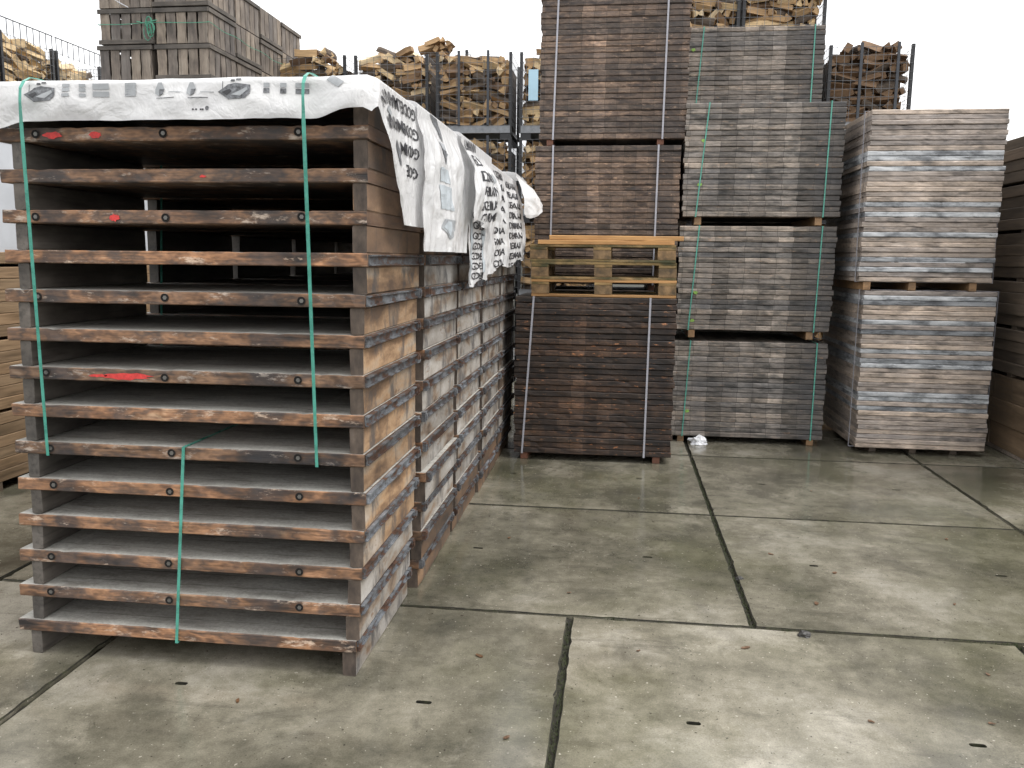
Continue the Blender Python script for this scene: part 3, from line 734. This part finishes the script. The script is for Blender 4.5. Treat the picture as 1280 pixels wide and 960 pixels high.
def pack(pk, label, cx, yf, z0, n, bh, group, bear=(), bmat='bearer_red', straps=(), smat='strap_white', jx=.006, jy=.006, lean=0., seed=1, cat='board pack', rz=0., sw=.016, side=None, marks=()):
    g = random.Random(seed)
    t = thing('board_pack', label, cat, (cx, yf+pk.d/2, z0), rz, group)
    for x in bear: bearer(t, x, -.0, .06, pk.d-(.04 if bmat != 'board_old' else .25), 0, bh, bmat)
    for i in range(n):
        x = g.uniform(-jx, jx)+lean*(i/n-.5)
        link('board', g.choice(pk.me), t, (x, g.uniform(-jy, jy), bh+pk.t*i), (0, 0, g.uniform(-.003, .003)))
    for q, (x, zz) in enumerate(marks): link('paint_mark', blot('paint_mark', .045, .034, M['lime_paint'], seed*3+q), t, (x, -pk.d/2-jy-.003, zz))
    zt = bh+pk.t*n
    for xt, xb in straps:
        strap_loop('strap', M[smat], t, [(xt, -pk.d/2-jy-.004, zt+.001), (xt, pk.d/2+jy+.004, zt+.001)], [(xb, -pk.d/2-jy-.004, bh-.002), (xb, pk.d/2+jy+.004, bh-.002)], sw)
    if side:                                     # band across the narrow way
        for yt, yb in side:
            v = MB(); x = pk.w/2+jx+abs(lean)/2+.004; k = .0025; w = .009
            pts = [(-x, yb, bh-.002), (-x, yt, zt+.002), (x, yt, zt+.002), (x, yb, bh-.002)]
            for i in range(4):
                a, b = pts[i], pts[(i+1) % 4]; q = len(v.v)
                for (px, py, pz) in (a, b):
                    sx = math.copysign(k, px); sz = k if pz > zt-.1 else -k
                    v.v += [(px, py-w, pz), (px, py+w, pz), (px+sx, py+w, pz+sz), (px+sx, py-w, pz+sz)]
                v.f += [(q, q+1, q+5, q+4), (q+1, q+2, q+6, q+5), (q+2, q+3, q+7, q+6), (q+3, q, q+4, q+7)]
            link('strap', v.me('strap', M[smat]), t)
    return t
GD = 'dark brown board packs with pale straps'
pack(pk_darker, 'blackish brown board pack on the floor carrying the three pallets', -.175, 6.95, 0, 27, .06, GD, (-.585, .545), 'bearer_red', ((-.515, -.60), (.452, .44)), jx=.009, jy=.007, seed=11)
pack(pk_dark, 'dark brown board pack on the floor hidden behind the pack carrying the pallets', -.12, 7.92, 0, 27, .06, GD, (-.55, .45), 'bearer_red', (), seed=12)
pack(pk_dark, 'dark brown board pack with pale straps right behind the three pallets', -.125, 7.92, 1.43, 25, .055, GD, (-.555, .44), 'bearer_red', ((-.50, -.515), (.465, .455)), jx=.009, jy=.007, seed=13)
pack(pk_dark, 'topmost dark brown board pack with pale straps, higher than all grey packs', -.085, 7.92, 2.757, 27, .055, GD, (-.575, .44), 'bearer_red', ((-.51, -.545), (.47, .455)), jx=.009, jy=.007, seed=14)
GG = 'grey board packs with green straps'
for i, (cx, z, n, st) in enumerate(((1.245, 0, 19, ((-.545, -.59), (.60, .592))), (1.255, 1.0, 20, ((-.52, -.585), (.57, .548))), (1.27, 2.04, 21, ((-.49, -.575), (.566, .55))))):
    nm = ['lowest grey board pack with green straps, above the scrap of white film', 'middle grey board pack with green straps, level with the pallets', 'grey board pack with green straps resting on two like it'][i]
    pack(pk_grey, nm, cx, 7.9, z, n, .075 if i else .06, GG, (-.60, .595) if i == 0 else (-.55, .52), 'bearer_tan', st, 'strap_green', jx=.010, jy=.007, lean=.006, seed=20+i, sw=.011, marks=(((-.55, .3),), ((-.53, .42), (-.55, .16)), ((-.53, .75), (-.55, .36)))[i])
for i in range(4):
    pack(pk_grey, 'topmost grey board pack with green straps, set back, firewood cages above it' if i == 3 else 'grey board pack hidden in the rear column under the topmost grey pack', 1.32, 9.12, 1.02*i, 20, .064, GG, (-.55, .55), 'bearer_tan', ((-.51, -.575), (.59, .585)), 'strap_green', seed=30+i, sw=.012, marks=((-.61, .80),) if i == 3 else ())
GT = 'pale tan and blue-grey board packs'
pack(pk_tan, 'lower pale tan and blue-grey board pack standing on the wet floor', 2.715, 7.65, 0, 33, .06, GT, (-.35, 0, .35), 'board_old', (), 'strap_white', jx=.010, jy=.008, lean=-.03, seed=41, side=((-.63, -.63),))
pack(pk_tan, 'upper pale tan and blue-grey board pack lying on its twin', 2.66, 7.65, 1.474, 34, .075, GT, (-.48, -.1, .4), 'bearer_tan', (), 'strap_white', jx=.012, jy=.008, lean=.01, seed=42, side=((-.58, -.64),))
# ------------------------------------------------------------------ three pallets and two planks
def pallet_parts():
    d = {}
    g = random.Random(5)
    d['deck'] = [board_mesh('deck_board', 1.2, .125, .022, [M[m]], 8, .001, .003, .05, g) for m in ('pallet_old', 'pallet_new', 'pallet_old')]
    d['cross'] = [bevel_box('cross_board', .145, .8, .022, M['pallet_old'], .003)]
    d['runner'] = [board_mesh('runner', 1.2, .1, .022, [M[m]], 8, .001, .003, .05, g) for m in ('pallet_old', 'pallet_new', 'pallet_old')]
    d['block'] = [bevel_box('block', .145, .1, .078, M['block'], .004, .0015, 2) for _ in range(2)]
    return d
PP = pallet_parts()
for i, lab in enumerate(('lowest of three stacked wooden pallets, lying on the blackish board pack', 'middle one of three stacked wooden pallets', 'top one of three stacked wooden pallets, under two orange planks')):
    t = thing('wooden_pallet', lab, 'pallet', (-.115-.006*i, 6.955+.42, 1.404+.1445*i), (.0, .006, -.008)[i], 'stacked wooden pallets')
    k = (1, 2, 0)[i]
    for y in (-.35, 0, .35):
        link('runner', PP['runner'][k if y < 0 else 0], t, (0, y, 0))
        for x in (-.5275, 0, .5275): link('block', PP['block'][(i+int(x > 0)) % 2], t, (x, y, .0222))
    for x in (-.5275, 0, .5275): link('cross_board', PP['cross'][0], t, (x, 0, .1004))
    for y in (-.337, -.17, 0, .17, .337): link('deck_board', PP['deck'][k if y < -.3 else 0], t, (0, y, .1226))
tag(link('plank', board_mesh('plank', 1.12, .16, .036, [M['pallet_new']], 10, .001, .003, .03), None, (-.105, 7.05, 1.8375), (0, 0, .004)), 'lower orange plank lying on the top pallet', 'plank', 'orange planks on the pallets')
tag(link('plank', board_mesh('plank', 1.10, .16, .036, [M['pallet_new']], 10, .001, .003, .03), None, (-.02, 7.055, 1.874), (0, .004, -.006)), 'upper orange plank lying on another plank on the pallets', 'plank', 'orange planks on the pallets')

# ------------------------------------------------------------------ planks at the right edge
g = random.Random(9)
FRX = 3.50
def long_plank(name, w, l, t, mat): 
    me = board_mesh(name, l, w, t, [M[mat]], 8, .002, .005, .05, g); me.transform(Matrix.Rotation(math.pi/2, 4, 'Z')); return me
t = thing('plank_pack', 'lower pack of wide dark brown planks beside the tan board packs', 'plank pack', (FRX+.5, 7.7, 0), 0, 'dark plank packs at the yard edge')
for x in (-.4, .4): link('bearer', long_plank('bearer', .1, 2.6, .05, 'board_tan'), t, (x, 0, 0))
for i in range(3):
    for j in range(3): link('plank', long_plank('plank', .99, .86, .218, 'plank_tan'), t, (g.uniform(0, .012), -.875+.875*j, .0505+.22*i))
z = .0505+.66
t2 = thing('plank_pack', 'upper pack of dark brown planks with open gaps beside the tan board packs', 'plank pack', (FRX+.5, 7.7, z), 0, 'dark plank packs at the yard edge')
zz = 0.
i = 0
pl = [long_plank('plank', .98, 2.66, .098, 'board_old') for _ in range(4)]
while z+zz < 2.75:
    if i % 4 == 0:
        for y in (-1.1, -.45, .2, .9): link('spacer', bevel_box('spacer', .96, .09, .03, M['board_old'], .003), t2, (.01, y, zz))
        zz += .0305
    link('plank', pl[i % 4], t2, (g.uniform(-.012, .025), g.uniform(-.03, .03), zz)); zz += .0985; i += 1

# ------------------------------------------------------------------ light timber at the left edge
tl = thing('timber_pack', 'pack of light sawn timber behind the green-strapped boards', 'timber pack', (-5.0, 6.6, 0), 0)
lt = [long_plank('timber', .15, 3.6, .083, 'timber_light') for _ in range(5)]
for y in (-1.3, 0, 1.3): link('bearer', bevel_box('bearer', 1.2, .09, .07, M['board_old'], .004), tl, (0, y, 0))
zz = .0705; row = 0
while zz < 1.62:
    if row and row % 6 == 0:
        for y in (-1.3, 0, 1.3): link('spacer', bevel_box('spacer', 1.2, .06, .022, M['board_old'], .003), tl, (0, y, zz))
        zz += .0225
    for c in range(8): 
        if c < 6 and 0 < row < 15 : continue
        link('timber', lt[(row*3+c) % 5], tl, (-.525+.15*c+g.uniform(0, .004), g.uniform(-.03, .03), zz))
    if 0 < row < 15:
        link('timber', bevel_box('timber', .89, 3.55, .083, M['timber_light'], .003), tl, (-.155, 0, zz))
    zz += .0835; row += 1
TZ = zz
tag(link('wrapped_block', board_mesh('wrapped_block', 1.15, 3.3, .8, [M['wrap']], 12, .006, .03, 0), None, (-5.0, 6.7, TZ), None), 'pale grey wrapped block lying on the light timber pack', 'wrapped block')

# ------------------------------------------------------------------ firewood cages
def log_meshes(n=12):
    out = []
    for i in range(n):
        g = random.Random(100+i); L = g.uniform(.22, .32); r = g.uniform(.05, .082)
        kind = i % 3
        if kind == 0: prof = [(0, 0)]+[(r*1.35*math.cos(t), r*1.35*math.sin(t)) for t in (-.5, -.2, .15, .5)]; bark = {1, 2, 3}
        elif kind == 1: prof = [(-.0, -r*.1)]+[(r*1.3*math.cos(t), r*1.3*math.sin(t)) for t in (.1, .55, 1., 1.5)]; bark = {1, 2, 3}
        else: prof = [(-r*.7, -r*.5), (r*.7, -r*.55), (r*.75, r*.5), (-r*.6, r*.6)]; bark = set()
        cx = sum(p[0] for p in prof)/len(prof); cy = sum(p[1] for p in prof)/len(prof)
        prof = [(a-cx, b-cy) for a, b in prof]; m = len(prof); v = []; f = []; idx = []
        for k in range(4):
            x = -L/2+L*k/3; sc = g.uniform(.88, 1.06); dy, dz = g.uniform(-.006, .006), g.uniform(-.006, .006)
            for (a, b) in prof: v.append((x+(g.uniform(-.012, .012) if k in (0, 3) else 0), a*sc+dy, b*sc+dz))
        for k in range(3):
            for j in range(m):
                f.append((k*m+j, k*m+(j+1) % m, (k+1)*m+(j+1) % m, (k+1)*m+j)); idx.append(1 if j in bark else 0)
        f.append(tuple(reversed(range(m)))); f.append(tuple(3*m+j for j in range(m))); idx += [0, 0]
        me = mesh('firewood_log', v, f, [M['log'], M['bark']], idx)
        bm = bmesh.new(); bm.from_mesh(me); bmesh.ops.recalc_face_normals(bm, faces=bm.faces); bm.to_mesh(me); bm.free()
        out.append((me, L, r))
    return out
LOGS = log_meshes()
CW, CH, CD = 1.05, 1.02, .95
def cage_parts():
    d = {}
    d['corner_post'] = MB().box(-.02, .02, -.02, .02, 0, CH+.03).me('corner_post', M['black_steel'])
    d['mid_post'] = MB().box(-.017, .017, -.012, .012, .1, CH+.05).me('mid_post', M['dark_steel'])
    d['base_rail'] = MB().box(-CW/2+.024, CW/2-.024, -.03, .03, 0, .095).me('base_rail', M['grey_steel'])
    d['foot'] = MB().box(-.07, .07, -.05, .05, -.085, 0).me('foot', M['black_steel'])
    d['floor'] = MB().box(-CW/2+.03, CW/2-.03, -CD/2+.03, CD/2-.03, .02, .06).me('floor_plate', M['dark_steel'])
    b = MB()
    nx = 11
    for i in range(1, nx): x = -CW/2+CW*i/nx; b.box(x-.0022, x+.0022, -.0022, .0022, .095, CH)
    for i in range(0, 10):
        z = .1+(CH-.1)*i/9.; b.box(-CW/2+.02, CW/2-.02, -.0066, -.0022, z-.0022, z+.0022)
    d['wire_front'] = b.me('wire_mesh', M['wire'])
    return d
CP = cage_parts()
LOGN = [0]
GLOG = 'split firewood logs in the wire cages'
def cage(label, x, yf, z, rz=0., logs='all', wide=1., heap=.0, posts=(-.2, .2), simple=False, loglabel=None, seed=1, plate=None, mesh_up=0., fillz=CH-.06, ends=.3):
    """x = middle of the front, yf = front plane (local -y)"""
    g = random.Random(seed)
    rot = Matrix.Rotation(rz, 4, 'Z')
    c = Vector((x, yf, z))+rot @ Vector((0, CD/2, 0))
    t = thing('firewood_cage', label, 'cage', c, rz, 'stacked firewood cages')
    for sx in (-1, 1):
        for sy in (-1, 1):
            link('corner_post', CP['corner_post'], t, (sx*(CW/2-.024), sy*(CD/2-.024), 0))
            link('foot', CP['foot'], t, (sx*(CW/2-.09), sy*(CD/2-.06), 0))
    for sy in (-1, 1):
        link('base_rail', CP['base_rail'], t, (0, sy*(CD/2-.031), 0))
        link('wire_mesh', CP['wire_front'], t, (0, sy*(CD/2-.002), 0), (0, 0, 0 if sy < 0 else math.pi))
    for sx in (-1, 1): link('wire_mesh', CP['wire_front'], t, (sx*(CW/2-.004), 0, 0), (0, 0, sx*math.pi/2), ).scale = (CD/CW, 1, 1)
    for px in posts: link('mid_post', CP['mid_post'], t, (px, -CD/2-.014, 0))
    link('floor_plate', CP['floor'], t)
    if mesh_up:
        b = MB()
        for i in range(9): xx = -CW/2+.02+(CW-.04)*i/8; b.box(xx-.004, xx+.004, -.004, .004, CH-.02, CH+mesh_up)
        b.box(-CW/2, CW/2, -.006, .006, CH+mesh_up, CH+mesh_up+.012)
        link('top_rail', b.me('top_rail', M['dark_steel']), t, (0, -CD/2+.01, 0))
    if plate: link('name_plate', MB().box(plate[0], plate[0]+.13, -.006, 0, plate[1], plate[1]+.4).me('plate', M['blue_plate']), t, (0, -CD/2-.008, 0))
    # logs: rows of split wood; the front layer as single logs, what lies behind as one fill
    fillv, fillf, filli = [], [], []
    for layer in range(2):
        zz = .08
        while zz < fillz+heap:
            xx = -CW/2+.05
            over = zz > fillz
            if over: xx += heap*g.uniform(.4, 1.2)+.1
            end = CW/2-.05-(heap*g.uniform(.3, 1.)+.1 if over else 0)
            while xx < end-.05:
                me, L, r = g.choice(LOGS)
                endon = g.random() < ends
                wdt = 2.0*r*.8 if endon else L
                if xx+wdt > end+.04:
                    if endon or xx+.12 > end+.02: break
                    endon = True; wdt = 2*r*.8
                yl = -CD/2+.11+.15*layer+g.uniform(-.02, .025) if not endon else -CD/2+.19+.1*layer+g.uniform(-.02, .02)
                m = Matrix.Translation((xx+wdt/2, yl, zz+.045+g.uniform(-.012, .012)))
                if endon: m = m @ Matrix.Rotation(math.pi/2+g.uniform(-.25, .25), 4, 'Z') @ Matrix.Rotation(g.uniform(-.1, .1), 4, 'Y') @ Matrix.Rotation(g.uniform(0, 6.28), 4, 'X')
                else: m = m @ Matrix.Rotation(g.gauss(0, .30), 4, 'Y') @ Matrix.Rotation(g.gauss(0, .2), 4, 'Z') @ Matrix.Rotation(g.uniform(0, 6.28), 4, 'X')
                see = layer == 0 and logs != 'none' and (logs == 'all' or logs[0] < zz < logs[1]) and LOGN[0] < 300
                if see:
                    o = link('firewood_log', me); o.matrix_world = Matrix.Translation(c) @ rot @ m
                    tag(o, loglabel, 'log', GLOG); LOGN[0] += 1
                else:
                    k = len(fillv); fillv += [tuple(m @ w.co) for w in me.vertices]
                    for p in me.polygons: fillf.append(tuple(k+i for i in p.vertices)); filli.append(p.material_index)
                xx += wdt*g.uniform(.9, 1.0)
            zz += g.uniform(.076, .098)
    # body of the load behind
    k = len(fillv); b = MB().box(-CW/2+.05, CW/2-.05, -CD/2+.34, CD/2-.05, .07, fillz-.05)
    fillv += b.v; fillf += [tuple(k+i for i in q) for q in b.f]; filli += [1]*6
    o = link('log_fill', mesh('log_fill', fillv, fillf, [M['log'], M['bark']], filli), t); o['kind'] = 'stuff'
    return t
LV = [.085+1.105*i for i in range(5)]          # storeys of cages: base heights
YB = 11.52
cols = [(-4.31, 'behind the crate tower'), (-3.16, 'second from the crate tower'), (-2.005, 'above the grey base rail'), (-.86, 'with the pale blue plate')]
for ci, (x, w) in enumerate(cols):
    for lv in range(4):
        nm = ['lowest', 'second-storey', 'third-storey', 'topmost'][lv]
        vis = lv == 3 or (lv == 2 and ci >= 2)
        cage('%s wire firewood cage in the column %s' % (nm, w if ci != 2 else 'beside the blue-plate cage'), x, YB+(.03 if ci % 2 else 0), LV[lv]-.0, 0,
             ((.12, 2) if ci == 2 and lv == 3 else (.3, 2) if lv == 3 else (.55, 2)) if vis else 'none', heap=(.12, .12, .05, .08)[ci] if lv == 3 else 0, posts=(-.2, .2) if ci == 2 else (), seed=50+ci*7+lv,
             loglabel='split firewood log in the %s wire cage %s' % (nm, w), plate=(-.40, .42) if ci == 3 and lv == 3 else None, ends=.75 if lv == 2 else .3)
# cages right of the dark column and behind the tan packs
for lv in range(5):
    for ci, x in enumerate((.95, 2.02)):
        cage('%s wire firewood cage %s grey board packs' % (['lowest', 'second', 'third', 'fourth', 'topmost'][lv], ('behind dark brown and', 'behind right end of')[ci]), x, YB, LV[lv], 0, (.2, 2) if lv == 4 else 'none', heap=.12 if lv == 4 else 0, posts=(), seed=90+lv*2+ci,
             loglabel='split firewood log in the topmost wire cage above the grey board packs, %s end' % ('dark column', 'right')[ci])
for lv in range(4):
    cage('wire firewood cage, %s of the column behind the tan board packs' % ['lowest', 'second', 'third', 'topmost'][lv], 3.13, YB, LV[lv], 0, (.2, 2) if lv == 3 else 'none', heap=.04, posts=(-.13, .32), seed=120+lv,
         loglabel='split firewood log in the cage above the tan board packs')
# one more column behind the row
for lv in range(4):
    cage('%s wire firewood cage of the rear column, behind the others' % ['lowest', 'second', 'third', 'topmost'][lv], -2.85, YB+1.35, LV[lv]+.09*(lv+1), 0, (.6, 2) if lv == 3 else 'none', heap=.2 if lv == 3 else 0, posts=(), seed=140+lv, loglabel='split firewood log in the topmost cage of the rear column')
# the row along the left side of the yard
for j, y in enumerate((9.75, 10.85, 11.95, 13.05)):
    for lv in range(4):
        top = lv == 3
        cage('%s wire firewood cage, number %s along the left row' % (['lowest', 'second-storey', 'third-storey', 'topmost'][lv], ['one', 'two', 'three', 'four'][j]), -8.0, y, LV[lv]+.12, math.pi/2, (.1, 2) if top else 'none', heap=0, posts=(), seed=160+j*4+lv,
             loglabel='split firewood log in the left row, cage number %s' % ['one', 'two', 'three', 'four'][j], mesh_up=.2 if top else 0, fillz=(.96, .98, .9, .84)[j] if top else CH-.06)

# ------------------------------------------------------------------ crate tower
CRW, CRD, CRH = .685, .72, .404
rgc = random.Random(77)
def plank_v(w, h, t, wob):
    n = 5; v = []; f = []
    for i in range(n+1):
        z = h*i/n; a = rgc.uniform(0, wob)*(i not in (0, n)); b = rgc.uniform(0, wob)*(i not in (0, n))
        v += [(-w/2+a, 0, z), (w/2-b, 0, z), (w/2-b, t, z), (-w/2+a, t, z)]
    for i in range(n):
        for j in range(4): f.append((i*4+j, i*4+(j+1) % 4, i*4+4+(j+1) % 4, i*4+4+j))
    f += [(3, 2, 1, 0), (n*4, n*4+1, n*4+2, n*4+3)]
    return mesh('plank', v, f, M['crate'])
pv = {n: [plank_v(w, CRH-.012, .014, .014) for _ in range(5)] for n, w in (('f', .122), ('s', .128))}
bat_f = bevel_box('batten', CRW, .016, .05, M['crate_dark'], .003); bat_s = bevel_box('batten', CRD, .016, .05, M['crate_dark'], .003)
post = bevel_box('corner_post', .04, .04, CRH-.012, M['crate_dark'], .003)
flo = bevel_box('floor', CRW-.08, CRD-.08, .014, M['crate_dark'], .002)
b = MB(); 
for i in range(5): b.box(-CRW/2+.02+.133*i, -CRW/2+.14+.133*i, -CRD/2+.02, -CRD/2+.035, 0, CRH-.012).box(-CRW/2+.02+.133*i, -CRW/2+.14+.133*i, CRD/2-.035, CRD/2-.02, 0, CRH-.012)
for i in range(5): b.box(CRW/2-.035, CRW/2-.02, -CRD/2+.02+.138*i, -CRD/2+.145+.138*i, .001, CRH-.013).box(-CRW/2+.02, -CRW/2+.035, -CRD/2+.02+.138*i, -CRD/2+.145+.138*i, .001, CRH-.013)
b.box(-CRW/2+.04, CRW/2-.04, -CRD/2+.04, CRD/2-.04, .01, .024)
crate_whole = b.me('wooden_crate', M['crate'])
TX, TY, TZ0 = -6.11, 9.5, 3.745-9*CRH-.105
LVN = ['bottom', 'middle', 'top']
for lv in range(12):
    for ix in range(2):
        for iy in range(4):
            zc = TZ0+lv*CRH+.105 if False else 3.74+(lv-9)*CRH
            if zc < -.01: zc = 0
            loc = (TX+CRW*(ix+.5)+.006*ix+rgc.uniform(-.008, .008)*(lv > 8)+(.02 if lv == 9 and ix == 0 else 0)*-1, TY+CRD*(iy+.5)+rgc.uniform(-.006, .006)*(lv > 8), zc)
            if lv < 9 or (ix == 0 and iy > 0):
                o = link('wooden_crate', crate_whole, None, loc)
                tag(o, 'grey wooden crate in the hidden part of the crate tower', 'crate', 'wooden crates stacked in a tower')
                continue
            rowname = ['bottom visible row', 'roped middle row', 'top row'][lv-9]
            pos = ('left front corner' if ix == 0 else 'right front corner') if iy == 0 else ['', 'second', 'third', 'rearmost'][iy]+' along the right side'
            t = thing('wooden_crate', 'grey plank crate, %s of tower, %s' % (rowname, pos), 'crate', loc, 0, 'wooden crates stacked in a tower')
            for sx in (-1, 1):
                for sy in (-1, 1): link('corner_post', post, t, (sx*(CRW/2-.056), sy*(CRD/2-.056), 0))
            for i in range(5):
                link('plank', rgc.choice(pv['f']), t, (-CRW/2+.084+.1285*i, -CRD/2+.0185, 0))
                link('plank', rgc.choice(pv['f']), t, (-CRW/2+.084+.1285*i, CRD/2-.0185, 0), (0, 0, math.pi))
                link('plank', rgc.choice(pv['s']), t, (CRW/2-.0185, -CRD/2+.088+.136*i, 0), (0, 0, math.pi/2))
                link('plank', rgc.choice(pv['s']), t, (-CRW/2+.0185, -CRD/2+.088+.136*i, 0), (0, 0, -math.pi/2))
            link('floor', flo, t, (0, 0, .01))
            style = (lv+ix+iy) % 2
            zs = (.34, .0) if (lv == 10 and ix == 0 and iy == 0) or (lv, ix, iy) == (9, 1, 0) else ((.34,) if style else (.0,))
            for zb in zs:
                link('batten', bat_f, t, (0, -CRD/2+.0095, zb)); 
                link('batten', bat_s, t, (CRW/2-.0095, 0, zb), (0, 0, math.pi/2))
# rope round the middle row with a hanging knot, pale string above
x0, x1, y0, y1, zr = TX+.004, TX+2*CRW+.010, TY-.004, TY+4*CRD-.004, 3.74+CRH+.22
pts = []
for i in range(40): u = i/40; pts.append((x0+(x1-x0)*u, y0, zr-.006*math.sin(u*9)))
for i in range(40): u = i/40; pts.append((x1, y0+(y1-y0)*u, zr-.02*math.sin(u*math.pi*4)**2))
for i in range(10): u = i/10; pts.append((x1+(x0-x1)*u, y1, zr))
for i in range(10): u = i/10; pts.append((x0, y1+(y0-y1)*u, zr))
b = MB().tube(pts, .004, 5, True)
kx = TX+.66
for k in range(6):
    g = random.Random(k); hh = g.uniform(.1, .2); ww = g.uniform(.015, .05); dx = g.uniform(-.03, .03)
    b.tube([(kx+dx+ww*math.sin(t*.628), y0-.012-.004*k, zr-.0-hh*(.5-.5*math.cos(t*.628))+(.07 if k % 3 == 0 else 0)) for t in range(11)], .0045, 5)
b.tube([(kx-.16, y0-.01, zr+.02), (kx-.08, y0-.015, zr+.0), (kx, y0-.02, zr+.012), (kx+.09, y0-.01, zr+.03)], .006, 5)
tag(link('rope', b.me('rope', M['rope'])), 'green rope tied round the crate tower with a hanging knot', 'rope')
b = MB().tube([(TX+.28+.13*math.sin(t*.4), TY-.02, 3.74+2*CRH+.06-.07*math.sin(t*.39)) for t in range(-1, 9)], .004, 5)
tag(link('string', b.me('string', M['string'])), 'pale string loop hanging on the top row of the crate tower', 'string')

# ------------------------------------------------------------------ small things on the floor
def lump(name, mat, loc, sx, sy, sz, seed, label, cat, group=None, rough=.35):
    bm = bmesh.new(); bmesh.ops.create_icosphere(bm, subdivisions=3, radius=1)
    for v in bm.verts:
        k = 1+rough*mnoise.noise(v.co*1.6+Vector((seed, 0, 0)))+rough*.6*mnoise.noise(v.co*4+Vector((0, seed, 0)))
        v.co = Vector((v.co.x*sx*k, v.co.y*sy*k, max(-.25, v.co.z*k)*sz))
    zmin = min(v.co.z for v in bm.verts)
    for v in bm.verts: v.co.z -= zmin
    me = bpy.data.meshes.new(name); bm.to_mesh(me); bm.free(); me.materials.append(mat)
    return tag(link(name, me, None, loc), label, cat, group)
lump('film_scrap', M['litter'], (.80, 7.82, .001), .085, .05, .055, 3, 'scrap of crumpled white film in front of the lowest grey board pack', 'litter', None, .7)
lump('stone', M['stone'], (.91, 3.77, .0), .028, .022, .018, 5, 'dark stone on the cross joint near a grass tuft', 'stone')
lump('stone', M['stone'], (.71, 4.44, -.003), .022, .016, .012, 8, 'flat dark stone lying in the mossy lengthwise joint', 'stone')
lump('stone', M['stone'], (.855, 7.83, .0), .02, .02, .03, 9, 'small pebble beside the scrap of white film', 'stone')
leaves = [(-.55, 3.35), (.14, 3.50), (.62, 3.6), (1.0, 3.05), (-.2, 4.1), (.95, 4.85), (1.25, 4.6), (1.75, 4.25), (1.6, 3.5), (-.35, 2.75), (2.1, 5.3), (-1.42, 2.85), (-.62, 4.9), (.2, 5.9), (1.5, 6.3), (1.05, 4.15), (1.45, 3.1)]
for i, (x, y) in enumerate(leaves):
    g = random.Random(i); n = 10; s = g.uniform(.010, .021)
    v = [(0, 0, .004)]+[(s*math.cos(2*math.pi*j/n)*g.uniform(.8, 1.2), s*.5*math.sin(2*math.pi*j/n)*g.uniform(.7, 1.2), .0025+g.uniform(0, .004)) for j in range(n)]
    v += [(a, b_, c-.0015) for a, b_, c in v]
    f = [(0, 1+j, 1+(j+1) % n) for j in range(n)]+[(n+1, n+2+(j+1) % n, n+2+j) for j in range(n)]+[(1+j, n+2+j, n+2+(j+1) % n, 1+(j+1) % n) for j in range(n)]
    o = link('leaf', mesh('leaf', v, f, M['leaf']), None, (x, y, .001), (0, 0, g.uniform(0, 3)))
    tag(o, 'small brown leaf scrap lying on the wet concrete', 'leaf', 'leaf scraps on the concrete')
# moss and grass blades in the joints
g = random.Random(2); V = []; F = []
def tuft(x, y, n, h, sp):
    for _ in range(n):
        a = g.uniform(0, 6.28); bx, by = x+g.gauss(0, sp), y+g.gauss(0, sp*.4 if sp > .02 else sp); l = h*g.uniform(.4, 1.2); w = .0022
        dx, dy = math.cos(a), math.sin(a); k = len(V)
        V.extend([(bx-dy*w, by+dx*w, -.016), (bx+dy*w, by-dx*w, -.016), (bx+dx*l*.5, by+dy*l*.5, -.016+l)])
        F.append((k, k+1, k+2))
for y in [2.1+.012*i for i in range(140)]: tuft(-.181+g.uniform(-.012, .012), y, 3, .014, .004)
for y in [3.84+.012*i for i in range(280)]: tuft(.69+g.uniform(-.012, .012), y, 3, .014, .004)
for x in [-.9+.014*i for i in range(200)]: tuft(x, 3.824+g.uniform(-.006, .006), 2, .013, .004)
for x in [-.9+.016*i for i in range(200)]: tuft(x, 5.576+g.uniform(-.006, .006), 1, .012, .004)
for (x, y, n) in ((.05, 3.83, 70), (.86, 3.83, 60), (1.84, 3.81, 120), (1.7, 3.825, 40)): tuft(x, y, n, .022, .03)
o = link('joint_moss', mesh('joint_moss', V, F, M['moss'])); o['kind'] = 'stuff'
o['label'] = 'moss and grass blades growing in the slab joints'; o['category'] = 'moss'
